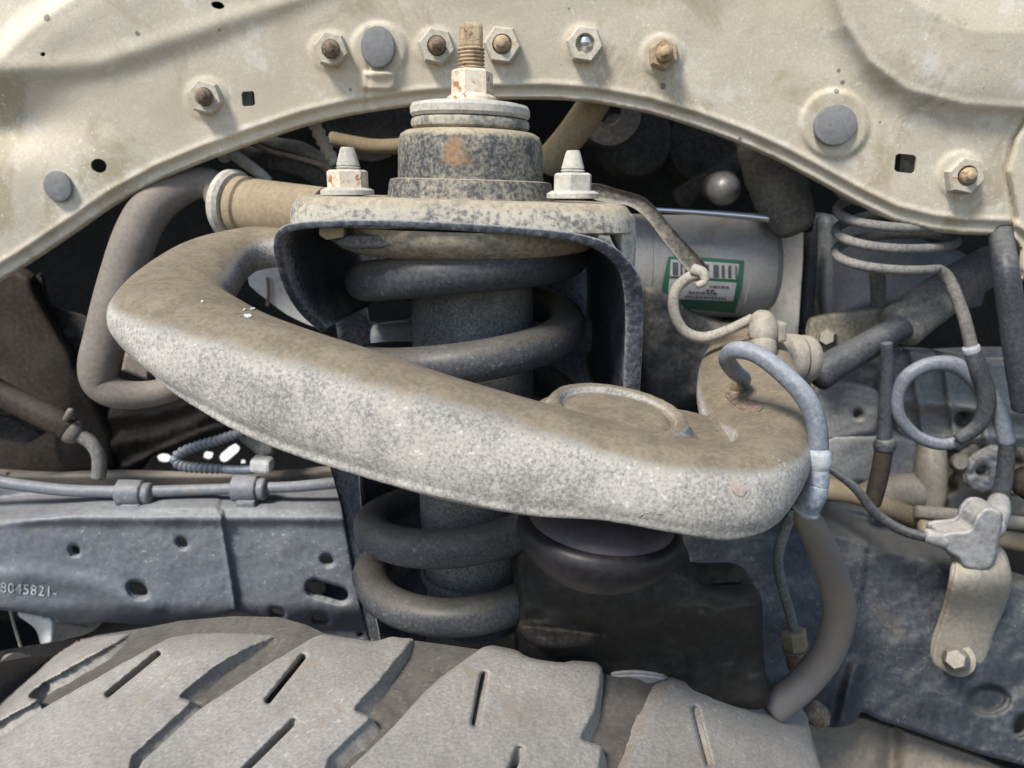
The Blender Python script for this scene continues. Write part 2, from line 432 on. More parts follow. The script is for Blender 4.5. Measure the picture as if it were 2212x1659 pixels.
M_alutan = dusty('tan_cast_aluminium', (.185, .168, .145), (.33, .30, .25), cover=.5, top=.4, topcol=(.38, .33, .25), fine=260, patch=22, contrast=.22, rough=.6)
M_greyblue = dusty('grey_blue_case', (.11, .118, .13), (.23, .24, .26), cover=.45, fine=240, patch=12, contrast=.22, rough=.45, bump=.1)
M_can = dusty('grey_canister_paint', (.23, .222, .218), (.33, .315, .295), cover=.47, fine=300, patch=12, contrast=.22, rough=.42, bump=.08, spec=.5, stain=(.2, .175, .14), stain_amt=.25)
M_silver = dusty('bright_metal', (.62, .63, .66), (.42, .41, .39), cover=.35, fine=240, patch=40, rough=.3, metal=.9, bump=.05)
M_green = dusty('sticker_green', (.022, .10, .058), (.045, .13, .08), cover=.45, fine=300, patch=30, contrast=.2, rough=.55, bump=.02)
M_white = dusty('sticker_white', (.40, .39, .395), (.27, .255, .245), cover=.46, fine=300, patch=40, contrast=.2, rough=.55, bump=.02)
M_print = dusty('sticker_print', (.07, .07, .08), (.13, .13, .13), cover=.4, fine=300, patch=30, rough=.6, bump=.02)
M_paintmark = dusty('white_paint_mark', (.46, .47, .50), (.19, .20, .225), cover=.46, fine=500, patch=260, contrast=.07, rough=.8)
M_whitecast = dusty('white_dusty_casting', (.38, .38, .38), (.66, .65, .63), cover=.6, fine=220, patch=30, contrast=.14, rough=.8)
M_nut = dusty('dusty_fender_nut', (.36, .32, .25), (.52, .485, .42), cover=.5, fine=420, patch=70, contrast=.16, rust=(.30, .18, .085), rust_amt=.12, stain=(.33, .25, .15), stain_amt=.3)
M_shadeground = dusty('shadow_dark_ground', (.045, .045, .048), (.11, .105, .10), cover=.45, fine=90, patch=6, contrast=.2, rough=.9)  # dark tone replaces the shadow the part-built vehicle does not cast
M_ground = dusty('pale_concrete', (.62, .59, .52), (.70, .67, .60), cover=.5, fine=30, patch=3, contrast=.2, rough=.9)
M_strap = dusty('strap_dirt', (.06, .057, .053), (.19, .175, .15), cover=.48, edge=(.34, .32, .28), top=.5, topcol=(.30, .27, .22), fine=420, patch=40, contrast=.15, rough=.85)
M_red = dusty('dull_red_wire', (.22, .12, .11), (.32, .26, .22), cover=.5, fine=300, patch=40)

# ------------------------------------------------------------------ ground and engine bay behind everything
g = pyd('ground', [(-60, -60, 0), (60, -60, 0), (60, 60, 0), (-60, 60, 0)], [(0, 1, 2, 3)], M_shadeground)
tag(g, 'ground under the vehicle, coloured dark in place of its shadow', 'ground', kind='structure')
yd = pyd('yard', [(-60, 2.2, .004), (60, 2.2, .004), (60, 60, .004), (-60, 60, .004)], [(0, 1, 2, 3)], M_ground)
tag(yd, 'pale concrete yard on the far side of the vehicle', 'yard', kind='structure')
YB = 1.02
spots = [ell(354, 990, 17, 10), ell(449, 984, 13, 9, -30), slot(482, 990, 508, 968, 10), ell(524, 999, 7, 7)]
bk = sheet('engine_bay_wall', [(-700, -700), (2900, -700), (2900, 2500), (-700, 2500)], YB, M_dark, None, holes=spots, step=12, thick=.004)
tag(bk, 'dark grimy wall at the back of the engine bay', 'wall', kind='structure')
zt = H + .215
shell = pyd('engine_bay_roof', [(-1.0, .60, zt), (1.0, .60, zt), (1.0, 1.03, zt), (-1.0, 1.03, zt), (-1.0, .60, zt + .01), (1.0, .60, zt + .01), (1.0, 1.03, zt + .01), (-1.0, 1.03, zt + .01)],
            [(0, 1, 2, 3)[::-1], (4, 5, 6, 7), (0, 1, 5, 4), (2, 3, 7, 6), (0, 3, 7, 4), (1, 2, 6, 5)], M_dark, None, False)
tag(shell, 'dark underside of the bonnet closing the engine bay', 'bonnet', kind='structure')

def slab(name, lo, hi, label, cat):
    (x0, y0, z0), (x1, y1, z1) = lo, hi
    o = pyd(name, [(x0, y0, z0), (x1, y0, z0), (x1, y1, z0), (x0, y1, z0), (x0, y0, z1), (x1, y0, z1), (x1, y1, z1), (x0, y1, z1)],
            [(3, 2, 1, 0), (4, 5, 6, 7), (0, 1, 5, 4), (2, 3, 7, 6), (3, 0, 4, 7), (1, 2, 6, 5)], M_dark, None, False)
    return tag(o, label, cat, kind='structure')
slab('bay_bounce_block', (-.85, .66, H - .62), (.95, 1.01, H - .61), 'unseen dark tray added to block ground bounce below the engine bay', 'tray')  # added out of view to stop light bouncing up from the ground
slab('bay_light_block_left', (-.86, .60, H - .6), (-.85, 1.01, zt - .002), 'unseen dark side wall added to keep light out of the engine bay at the left', 'wall')  # added out of view to keep outside light off the bay interior
slab('bay_light_block_right', (.95, .60, H - .6), (.96, 1.01, zt - .002), 'unseen dark side wall added to keep light out of the engine bay at the right', 'wall')  # the same added light block on the other side

# ------------------------------------------------------------------ inner fender panel with its nuts and plugs
AP = [(-480, 900), (-300, 788), (-140, 690), (-60, 640), (0, 608), (60, 572), (160, 505), (250, 443), (350, 388), (450, 346), (550, 310), (660, 273), (760, 249), (880, 231), (980, 222), (1075, 216), (1180, 215), (1280, 222), (1400, 245),
      (1500, 275), (1600, 312), (1680, 348), (1760, 390), (1850, 440), (1930, 478), (2010, 498), (2080, 507), (2172, 510), (2190, 522), (2202, 540), (2204, 582), (2214, 608), (2290, 640), (2420, 660), (2640, 690)]
ap_out = np.vstack([catmull(AP, 6), [(2640, -230), (-480, -230)]])
EDGE = AP
def apY(x, y, sd):
    de, _ = dpath(x, y, EDGE)
    Y = .578 - .00006 * np.clip(de - 40, 0, 400)
    Y += .010 * np.clip(1 - de / 6, 0, 1) ** 2                        # edge turned back
    Y += .0045 / (1 + np.exp((de - 27) / 2.2)) - .0008 * np.exp(-((de - 36) / 6) ** 2)   # flange set back behind a pressed step
    d, s = dpath(x, y, [(-140, 240), (20, 125), (60, 85), (130, 30), (260, -60), (420, -230)])
    sg = -s * d                                                         # >0 towards the upper left corner
    Y += .016 / (1 + np.exp(-(d * s * -1 - 14) / 10.0)) * np.where(y < 220, 1, 0) * np.clip((220 - y) / 80, 0, 1)
    Y += -.007 * np.exp(-((d * s + 22) / 20) ** 2) * np.clip((200 - y) / 60, 0, 1)
    d, s = dpath(x, y, [(-140, 158), (0, 155), (110, 152), (220, 140), (330, 105), (450, 62), (620, 2), (760, -60)])
    Y += -.0025 * np.exp(-(d / 26) ** 2) + .004 / (1 + np.exp(-(s * d) / 14)) * np.exp(-d / 170) * np.clip((600 - x) / 250, 0, 1)
    Y += .016 * np.exp(-(((x - 10) / 120) ** 2 + ((y - 262) / 70) ** 2))
    d, s = dpath(x, y, [(1770, -230), (1790, -20), (1815, 60), (1870, 145), (1955, 208), (2080, 240), (2420, 262)])
    Y += -.011 / (1 + np.exp((s * d) / 16)) - .0015 * np.exp(-((s * d + 14) / 12) ** 2)
    for bx, by, r, h in ((1803, 268, 74, .0045), (818, 108, 60, .004), (1262, 98, 46, .002), (940, 103, 44, .002), (2076, 380, 52, .003), (712, 110, 44, .002), (445, 213, 46, .002), (1430, 120, 46, .003)):
        rr = np.sqrt((x - bx) ** 2 + (y - by) ** 2)
        Y += -.55 * h / (1 + np.exp((rr - r) / 2.0))
    q = np.clip(1 - np.abs(x - 820) / 40, 0, 1) * np.clip((y - 152) / 10, 0, 1) * np.clip((196 - y) / 8, 0, 1)
    Y += -.005 * np.clip(q * 4, 0, 1)
    d, s = dpath(x, y, [(2230, 230), (2190, 300), (2172, 370), (2185, 430), (2192, 470), (2180, 512)])
    Y += .006 * np.exp(-(d / 5) ** 2) - .004 / (1 + np.exp((s * d) / 4)) * np.where(x > 2100, 1, 0)
    d, s = dpath(x, y, [(795, 60), (797, 140), (790, 230)])
    Y += .0015 * np.exp(-(d / 4) ** 2)
    Y += .0008 * fbm(x, y, 300, 2, 3) + .00006 * fbm(x, y, 46, 2, 5)
    return Y
def roundsq(x, y, a, b, rot=0):
    p = np.array([(-a, -b * .75), (-a * .75, -b), (a * .75, -b), (a, -b * .75), (a, b * .75), (a * .75, b), (-a * .75, b), (-a, b * .75)]); r = math.radians(rot)
    return np.stack([x + p[:, 0] * math.cos(r) - p[:, 1] * math.sin(r), y + p[:, 0] * math.sin(r) + p[:, 1] * math.cos(r)], 1)
ap_holes = [ell(213, 358, 18, 15, 20), roundsq(536, 213, 14, 16, -5), roundsq(1956, 353, 23, 20, 6), ell(470, 11, 15, 8, 15), ell(92, 117, 6, 5)]
panel = sheet('inner_fender_panel', ap_out, apY, M_panel, None, holes=ap_holes, step=4.5, thick=.0018)
tag(panel, 'beige dusty inner fender panel with arched lower edge and bolts', 'fender panel')
def ap_at(x, y): return float(apY(np.array([float(x)]), np.array([float(y)]), np.array([50.]))[0])

# shared hex nut, facing -Y
def hexnut_mesh():
    bm = bmesh.new(); n = 6
    R = .0122
    prof = [(R, 0), (R, -.0055), (R * .9, -.0078), (R * .56, -.0078), (R * .52, -.004), (R * .3, -.004)]
    rows = []
    for r, h in prof:
        ring = []
        for j in range(24):
            a = 2 * math.pi * j / 24
            k = 1.0
            if r > R * .8:
                s = (a + math.pi / 6) % (math.pi / 3) - math.pi / 6
                k = min(math.cos(math.pi / 6) / math.cos(s) * 1.06, 1.06)
            ring.append(bm.verts.new((r * k * math.sin(a), h, r * k * math.cos(a))))
        rows.append(ring)
    for a, b in zip(rows[:-1], rows[1:]):
        for j in range(24): bm.faces.new((a[j], a[(j + 1) % 24], b[(j + 1) % 24], b[j]))
    bm.faces.new(rows[-1])
    bmesh.ops.recalc_face_normals(bm, faces=bm.faces)
    me = bpy.data.meshes.new('hex_nut'); bm.to_mesh(me); bm.free()
    me.materials.append(M_nut)
    return me
def stub_mesh():
    bm = bmesh.new(); rows = []
    prof = [(.0058, .0), (.0058, -.004), (.0052, -.0045), (.0058, -.006), (.0052, -.0068), (.0058, -.0082), (.0052, -.009), (.0057, -.0102), (.005, -.0112), (.0038, -.0118), (.0034, -.0145), (.0024, -.0155)]
    for r, h in prof: rows.append([bm.verts.new((r * math.cos(2 * math.pi * j / 16), h, r * math.sin(2 * math.pi * j / 16))) for j in range(16)])
    for a, b in zip(rows[:-1], rows[1:]):
        for j in range(16): bm.faces.new((a[j], a[(j + 1) % 16], b[(j + 1) % 16], b[j]))
    bm.faces.new(rows[-1]); bmesh.ops.recalc_face_normals(bm, faces=bm.faces)
    me = bpy.data.meshes.new('bolt_stub'); bm.to_mesh(me); bm.free(); me.materials.append(M_rustdark)
    for p in me.polygons: p.use_smooth = True
    return me
NUT, STUB = hexnut_mesh(), stub_mesh()
STUB2 = STUB.copy(); STUB2.materials.clear(); STUB2.materials.append(M_rust)
STUB3 = STUB.copy(); STUB3.materials.clear(); STUB3.materials.append(M_silver)
NUT2 = NUT.copy(); NUT2.materials.clear(); NUT2.materials.append(M_rust)
def child(name, me, loc, parent, rot=0, tilt=(0, 0), sc=(1, 1, 1)):
    o = bpy.data.objects.new(name, me); col.objects.link(o)
    o.location = loc; o.rotation_euler = (tilt[0], rot, tilt[1]); o.scale = sc
    setparent(o, parent)
    M = Matrix.Translation(Vector(loc)) @ o.rotation_euler.to_matrix().to_4x4() @ Matrix.Diagonal((*sc, 1))
    WORLD['_w'][o.name] = M
    return o
for (x, y, rot, sm, dx, sc, nm, out) in ((447, 212, .25, STUB, 0, .92, NUT, 0), (717, 110, .2, STUB, 0, .92, NUT, 0), (943, 103, .2, STUB, 0, .98, NUT, 0), (1085, 100, .1, STUB2, 0, 1.0, NUT, .005),
                                     (1262, 98, .15, STUB3, 0, .98, NUT, .009), (1431, 120, .4, STUB2, 0, .8, NUT2, 0), (2077, 380, .2, STUB2, 0, 1.05, NUT, .004)):
    Y = ap_at(x, y)
    n = child('hex_nut', nm, V(x, y, Y + .0005), panel, rot, (0, .12 if x < 1000 else 0), (sc, 1, sc))
    b = child('bolt_stub', sm, V(x, y, Y + out - .002), n, rot, (0, .12 if x < 1000 else -.03), (1, 1, 1))
for (x, y, a, b) in ((130, 403, 31, 33), (818, 103, 37, 43), (1801, 271, 47, 43)):
    Y = ap_at(x, y)
    o = lathe('rubber_plug', V(x, y, Y + .001), (0, -1, 0), round_prof(PX(a, y, Y), 0, .0045, .0018), M_plug, panel, 32)
    o.scale = (1, 1, b / a)
# small chip behind the square hole, seen through it
o = box('clip_end', V(1968, 350, .60), .013, .01, .017, M_rustnut, panel)
o = box('clip_end', V(533, 211, .60), .007, .01, .016, M_whitecast, panel)

# ------------------------------------------------------------------ tyre
TR, TX, TYAW = .46, -.10, math.radians(6)
T_ax = np.array([math.sin(TYAW), math.cos(TYAW), 0]); T_c = np.array([TX, .35, H - .262 - TR])
def tyre_pos(dr):
    def f(x, y, sd):
        d = rays(x, y); o = np.array([0, 0, H]) - T_c
        dp = d - (d @ T_ax)[:, None] * T_ax; m = o - (o @ T_ax) * T_ax
        r = TR + (dr(x, y, sd) if callable(dr) else dr)
        A = (dp ** 2).sum(1); B = dp @ m; Cc = m @ m - r * r
        t = (-B - np.sqrt(np.maximum(B * B - A * Cc, 0))) / A
        p = d * t[:, None]; p[:, 2] += H
        return p
    return ('pos', f)
def lug_back(cen):
    c = tyre_pos(0)[1](np.array([cen[0]]), np.array([cen[1]]), None)[0]
    def f(P, th):
        o = P - c; o = o - (o * 0); n = np.linalg.norm(o, axis=1)[:, None] + 1e-9
        return tyre_back(P + o / n * .0085, th)
    return f
def tyre_back(P, th):
    m = P - T_c; m = m - (m @ T_ax)[:, None] * T_ax; m /= np.linalg.norm(m, axis=1)[:, None]
    return P - m * th
tyre = thing('tyre', 'dusty grey all-terrain tyre with deep slanted grooves filling the bottom', 'tyre', (TX, .35, 0))
def lugr(x, y, sd):
    q = np.clip(1 - sd / 6.0, 0, 1)
    return -.0026 * q ** 2 + .0003 * fbm(x, y, 90, 3, 9) + .00008 * fbm(x, y, 16, 3, 19) - .010 * np.clip((1425 + .05 * np.clip(x - 1000, 0, 900) * 1.2 - y) / 60, 0, 1) ** 2
def rough_poly(p, amp, seed):
    p = np.asarray(p, float); rs = np.random.RandomState(seed); out = []
    for a, b in zip(p, np.roll(p, -1, 0)):
        n = max(1, int(np.linalg.norm(b - a) / 9)); 
        for k in range(n): out.append(a + (b - a) * k / n)
    out = np.array(out); out += rs.randn(*out.shape) * amp
    return (np.roll(out, 1, 0) * .2 + out * .6 + np.roll(out, -1, 0) * .2)
lugs = [
 ([(-60, 1432), (0, 1415), (93, 1396), (60, 1412), (0, 1438), (-60, 1464)], []),
 ([(-60, 1472), (0, 1447), (97, 1400), (194, 1376), (299, 1362), (250, 1392), (97, 1477), (62, 1506), (90, 1513), (0, 1562), (-60, 1598)], [slot(66, 1430, -20, 1485, 5)]),
 ([(361, 1380), (427, 1364), (504, 1362), (605, 1372), (530, 1405), (466, 1442), (388, 1506), (420, 1516), (350, 1580), (287, 1636), (235, 1720), (-60, 1720), (-60, 1628), (0, 1592), (101, 1525), (241, 1446)], [slot(343, 1412, 234, 1501, 5)]),
 ([(691, 1368), (750, 1378), (806, 1387), (841, 1376), (896, 1380), (860, 1425), (822, 1473), (766, 1533), (806, 1550), (713, 1638), (650, 1720), (268, 1720), (303, 1650), (430, 1533), (582, 1434)], [slot(655, 1420, 580, 1514, 6), slot(635, 1560, 520, 1674, 6)]),
 ([(1043, 1397), (1060, 1393), (1121, 1405), (1132, 1415), (1160, 1426), (1218, 1432), (1233, 1426), (1288, 1430), (1303, 1446), (1288, 1531), (1256, 1597), (1303, 1613), (1295, 1659), (1285, 1720), (700, 1720), (756, 1659), (830, 1589), (962, 1457)], [slot(1046, 1459, 1026, 1562, 7), slot(1122, 1622, 1100, 1680, 8)]),
 ([(1447, 1460), (1535, 1475), (1561, 1498), (1637, 1515), (1702, 1509), (1732, 1519), (1744, 1542), (1755, 1599), (1774, 1659), (1790, 1720), (1320, 1720), (1350, 1659), (1396, 1558)], [slot(1501, 1532, 1531, 1648, 6)]),
]
lugs = [([(x, 1880 if y == 1720 else y) for x, y in p], q) for p, q in lugs]
for i, (poly, sipes) in enumerate(lugs):
    sheet('tread_block', rough_poly(poly, .6, i), tyre_pos(lugr), M_tyre, tyre, holes=sipes, step=3.6, thick=.010, back=lug_back(np.mean(poly, 0)))
carc = [(-60, 1420), (60, 1395), (200, 1374), (326, 1354), (388, 1341), (504, 1331), (601, 1333), (660, 1349), (700, 1368), (800, 1384), (900, 1384), (1000, 1398), (1100, 1412), (1250, 1440), (1330, 1462), (1440, 1468), (1560, 1505), (1700, 1525), (1745, 1560), (1775, 1720), (-60, 1720)]
carc = [(-360 if x == -60 else x, 1900 if y == 1720 else (1470 if (x, y) == (-60, 1420) else y)) for x, y in carc]
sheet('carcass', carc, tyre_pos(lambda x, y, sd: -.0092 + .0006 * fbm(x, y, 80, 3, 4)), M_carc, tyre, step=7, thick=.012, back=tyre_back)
# inner sidewall dropping away behind the shoulder
sw = []
NA = 60
for k in range(NA + 1):
    a = math.radians(55 + 70 * k / NA)
    for (r, s) in ((TR - .012, 0), (TR - .022, .006), (TR - .05, .012), (TR - .12, .01)):
        sw.append((a, r, s))
ax = Vector(T_ax.tolist()); rd = Vector((math.cos(TYAW), -math.sin(TYAW), 0))
base_s = .055
SV = [Vector(T_c.tolist()) + rd * (r * math.cos(a)) + Vector((0, 0, 1)) * (r * math.sin(a)) + ax * (base_s + s) for a, r, s in sw]
SF = [(k * 4 + j, k * 4 + j + 1, k * 4 + j + 5, k * 4 + j + 4) for k in range(NA) for j in range(3)]
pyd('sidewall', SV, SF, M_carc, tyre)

# ------------------------------------------------------------------ frame rail at the left
rail_out = catmull([(-420, 1020), (-80, 1040), (0, 1046), (120, 1058), (250, 1064), (400, 1060), (560, 1052), (722, 1046), (742, 1100), (760, 1200), (782, 1300), (806, 1380), (790, 1391), (745, 1386), (690, 1372), (600, 1345), (515, 1322), (480, 1330), (388, 1340), (300, 1348), (217, 1344), (167, 1345), (62, 1326), (0, 1318), (-80, 1316), (-420, 1305)], 5, True)
def railY(x, y, sd):
    yr = 1112 - 14 * np.exp(-((x - 450) / 250) ** 2) + np.clip(200 - x, 0, 300) * .12
    Y = .575 + .075 * np.clip((yr - y) / 60, 0, 1) ** 1.3
    Y += .030 * np.clip((y - 1300) / 60, 0, 1) ** 2
    Y += -.006 * np.exp(-((y - 1120) / 12) ** 2)
    d, s = dpath(x, y, [(475, 1110), (483, 1160), (498, 1250), (508, 1316)])
    Y += -.0045 * np.exp(-(d / 5) ** 2) - .004 / (1 + np.exp(-(s * d) / 4))
    d, s = dpath(x, y, [(-80, 1255), (60, 1240), (200, 1262), (330, 1320)])
    Y += -.004 * np.exp(-(d / 22) ** 2)
    Y += .0012 * fbm(x, y, 170, 4, 12) + .0003 * fbm(x, y, 30, 3, 13)
    return Y
rail_holes = [ell(162, 1189, 11, 9, 35), ell(394, 1173, 12, 9, 35), ell(298, 1274, 22, 16, 25), ell(708, 1210, 13, 10, 25), slot(680, 1270, 736, 1286, 17), slot(592, 1322, 606, 1325, 8), slot(683, 1336, 700, 1338, 10), ell(779, 1371, 4, 4)]
rail = sheet('frame_rail', rail_out, railY, M_rail, None, holes=rail_holes, step=4.5, thick=.004, rnd=8, rdep=.006)
tag(rail, 'blue-grey painted chassis rail with punched holes and stencilled number', 'chassis rail')
pl = sheet('slot_backing', slot(684, 1276, 740, 1288, 24), .600, M_frame, rail, step=6, thick=.002, holes=[ell(682, 1272, 22, 16)])
# stencilled number
fc = bpy.data.curves.new('number', 'FONT'); fc.body = '8045821-'; fc.size = .0125; fc.extrude = .0002; fc.space_character = 1.12
to = bpy.data.objects.new('tmp_text', fc); col.objects.link(to)
bpy.context.view_layer.update()
tm = bpy.data.meshes.new_from_object(to.evaluated_get(bpy.context.evaluated_depsgraph_get()))
bpy.data.objects.remove(to)
pA, pB = V(0, 1279, .5675), V(122, 1290, .5675)
ex = (pB - pA).normalized(); ez = Vector((0, .12, 1)); ez = (ez - ex * ez.dot(ex)).normalized(); en = ex.cross(ez)
bb = max(v.co.x for v in tm.vertices); fs = (pB - pA).length / bb
tm.transform(Matrix.Translation(pA) @ Matrix((ex, ez, en)).transposed().to_4x4() @ Matrix.Diagonal((fs, fs * 1.15, 1, 1)))
for v in tm.vertices:
    pass
NUMBER_MESH = tm

# place number on the rail surface: push every vertex to the rail depth
def to_px(p):
    x, y, z = p.x, p.y, p.z - H
    dep = y * CO - z * SI; up = y * SI + z * CO
    return 1106 + FPX * x / dep, 829.5 - FPX * up / dep
for v in tm.vertices:
    X, Yp = to_px(v.co)
    Yr = float(railY(np.array([X]), np.array([Yp]), np.array([50.]))[0]) - .0006
    q = V(X, Yp, Yr); v.co = q
num = link('stencilled_number', tm, M_paintmark, rail, False)

# brake line along the rail with two clips
bl = thing('brake_line', 'grey line running along the chassis rail through two clips', 'brake line', V(300, 1065, .60))
tube('line', [(-400, 1000, .62, 13), (-40, 1037, .605, 13), (60, 1050, .60, 13), (160, 1060, .595, 13), (300, 1062, .59, 13), (430, 1058, .59, 12), (560, 1054, .59, 12), (640, 1051, .59, 12), (735, 1042, .595, 13)], M_rail, bl, 14)
for x, y in ((298, 1064), (545, 1055)):
    c = tube('clip', [(x - 38, y, .588, 27), (x - 36, y, .588, 30), (x + 8, y + 1, .588, 30), (x + 10, y + 1, .588, 27)], M_rail, bl, 8, 3)
    tube('clip_ring', [(x + 14, y + 2, .588, 24), (x + 26, y + 2, .588, 24)], M_rail, c, 16, 3)
    box('clip_foot', V(x - 10, y + 34, .583), .016, .014, .010, M_rail, c)
wc = sheet('lower_bracket', smooth([(38, 1328), (62, 1322), (167, 1342), (217, 1346), (190, 1368), (140, 1382), (102, 1398), (88, 1392), (76, 1358)], 4), lambda x, y, sd: .60 + .0006 * np.abs(x - 110) + .002 * fbm(x, y, 60, 3, 31), M_whitecast, None, step=5, thick=.006, rnd=14, rdep=.012)
tag(wc, 'chalky white dusted bracket hanging under the chassis rail', 'bracket')
wr = tube('thin_wire', [(22, 1318, .61, 3), (30, 1350, .61, 3), (45, 1398, .61, 3)], M_cablelight, None, 8)
tag(wr, 'thin pale wire hanging beside the white bracket below the rail', 'wire')

# ------------------------------------------------------------------ strut: axis and mount
SX, SY = V(1018, 430, .50).x, .50
TILT = math.tan(math.radians(1.6))
def zy(y, Y=SY): return float(W(1018, y, Y)[2])
def vlathe(name, prof, mat, parent, x=None, Y=SY, seg=48, sharp=30, tilt=True, phase=0.0):
    """prof: (half width px, y px), vertical axis through photo column x at distance Y"""
    X = SX if x is None else V(x, prof[0][1], Y).x
    pr = [(max(PX(w, y, Y), 1e-5), zy(y, Y)) for w, y in prof]
    o = lathe(name, (X, Y, 0), (0, 0, 1), pr, mat, parent, seg, True, phase, sharp)
    if tilt:
        for v in o.data.vertices: v.co.z -= v.co.x * TILT
        o.location.z -= (o.location.x - SX) * TILT
        WORLD['_w'][o.name] = Matrix.Translation(o.location)
        if parent is not None: pass
    return o
sm = thing('strut_mount', 'dusty strut top mount plate with domed black cap and two stud nuts', 'strut mount', (SX, SY, zy(490)))
# plate: rounded plan shape
def plan_prism(name, cx, cy, ax_, ay_, n, rows, mat, parent, seg=96, skew=0.0):
    verts = []; F = []
    for s, z in rows:
        for j in range(seg):
            t = 2 * math.pi * j / seg
            c, q = math.cos(t), math.sin(t)
            x = cx + s * ax_ * math.copysign(abs(c) ** (2 / n), c); y = cy + s * ay_ * math.copysign(abs(q) ** (2 / n), q) + skew * (x - cx)
            verts.append((x, y, z - (x - SX) * TILT))
    for i in range(len(rows) - 1):
        for j in range(seg):
            k = (j + 1) % seg; F.append((i * seg + j, i * seg + k, (i + 1) * seg + k, (i + 1) * seg + j))
    F.append(tuple(range(seg))[::-1]); F.append(tuple((len(rows) - 1) * seg + j for j in range(seg)))
    o = pyd(name, verts, F, mat, parent)
    bm = bmesh.new(); bm.from_mesh(o.data); bmesh.ops.recalc_face_normals(bm, faces=bm.faces); bm.to_mesh(o.data); bm.free()
    return autosmooth(o, 45)
zp0, zp1 = zy(432, .44), zy(492, .44)
pw = PX(372, 460, .46)
plan_prism('plate', V(1000, 450, .46).x, .505, pw, .085, 5.0, [(.30, zp0), (.92, zp0), (.955, zp0 - .0012), (.985, zp0 - .005), (1.0, zp0 - .010), (1.0, zp1), (.97, zp1 - .001), (.3, zp1 - .001)], M_plate, sm)
vlathe('cap_flange', [(10, 389), (160, 389), (172, 391), (175, 400), (178, 424), (182, 432), (10, 434)], M_cap, sm)
vlathe('cap', [(10, 284), (118, 284), (138, 287), (149, 294), (154, 306), (155.5, 330), (156, 389), (10, 390)], M_cap, sm, sharp=50)
for x, Y, y0 in ((750, .468, 420), (1238, .462, 427)):
    st = vlathe('mount_stud', [(2, 318 + y0 - 420), (13, 318 + y0 - 420), (16, 323 + y0 - 420), (25, 357 + y0 - 420), (23, 360 + y0 - 420), (27, 362 + y0 - 420), (24, 366 + y0 - 420), (26, 369 + y0 - 420), (24, 392 + y0 - 420)], M_washer, sm, x, Y, 24, tilt=False)
    nt = vlathe('stud_nut', [(20, 367 + y0 - 420), (38, 367 + y0 - 420), (44, 371 + y0 - 420), (44, 407 + y0 - 420), (20, 408 + y0 - 420)], M_rustnut if x < 1000 else M_washer, sm, x, Y, 6, tilt=False, phase=.35)
    vlathe('nut_flange', [(20, 404 + y0 - 420), (46, 405 + y0 - 420), (57, 411 + y0 - 420), (57, 421 + y0 - 420), (20, 424 + y0 - 420)], M_washer, nt, x, Y, 32, tilt=False)
vlathe('spring_seat', [(30, 488), (292, 488), (290, 505), (282, 520), (262, 535), (240, 545), (30, 546)], M_isol, sm, 1000, .50)
sheet('plate_skirt', catmull([(1318, 482), (1345, 462), (1370, 466), (1374, 510), (1369, 600), (1352, 600), (1340, 548), (1325, 520)], 4, True), lambda x, y, sd: .437 + .0004 * np.abs(x - 1345), M_plate, sm, step=4, thick=.01, rnd=6, rdep=.005)
o = sheet('seat_lug', [(690, 492), (742, 492), (742, 512), (706, 518), (690, 508)], .425, M_tan, sm, step=4, thick=.012)
o = sheet('seat_lip', smooth([(736, 508), (870, 506), (880, 524), (850, 535), (742, 536)], 3), lambda x, y, sd: .423 + .00004 * np.abs(x - 860), M_shock, sm, step=4, thick=.01, rnd=6, rdep=.004)

sa = thing('shock_absorber', 'dusty shock absorber body inside the coil with rusty threaded rod on top', 'shock absorber', (SX, SY, zy(1330)))
vlathe('body', [(20, 540), (130, 540), (131, 700), (129, 860), (120, 980), (118, 1100), (112, 1180), (106, 1240), (104, 1330), (20, 1332)], M_shock, sa, tilt=False)
vlathe('lower_collar', [(60, 1222), (116, 1224), (119, 1232), (116, 1240), (60, 1244)], M_shock, sa, tilt=False)
vlathe('washer', [(10, 226), (112, 226), (125, 229), (129, 236), (129, 250), (124, 257), (10, 258)], M_washer, sa)
vlathe('rubber_washer', [(10, 256), (118, 257), (126, 262), (128, 270), (126, 278), (118, 284), (10, 286)], M_rubberw, sa)
vlathe('flange_nut', [(20, 203), (44, 204), (54, 212), (56, 222), (20, 228)], M_rustnut, sa, 1020)
vlathe('rod_nut', [(20, 150), (38, 151), (45, 156), (46, 205), (20, 207)], M_rustnut, sa, 1020, seg=6, phase=.22)
tp = [(10, 103), (26, 103)]
for k in range(6): tp += [(29, 106 + k * 8), (29, 108 + k * 8), (25.5, 111 + k * 8), (25.5, 112 + k * 8)]
tp += [(26, 154), (10, 155)]
vlathe('threaded_rod', tp, M_rust, sa, 1018, seg=32, tilt=False)
c0 = V(1017, 80, .50)
box('rod_flat', c0, PX(50, 80, .5), PX(44, 80, .5), PX(54, 80, .5), M_rust, sa, Matrix.Rotation(.12, 3, 'Z'), .0025)

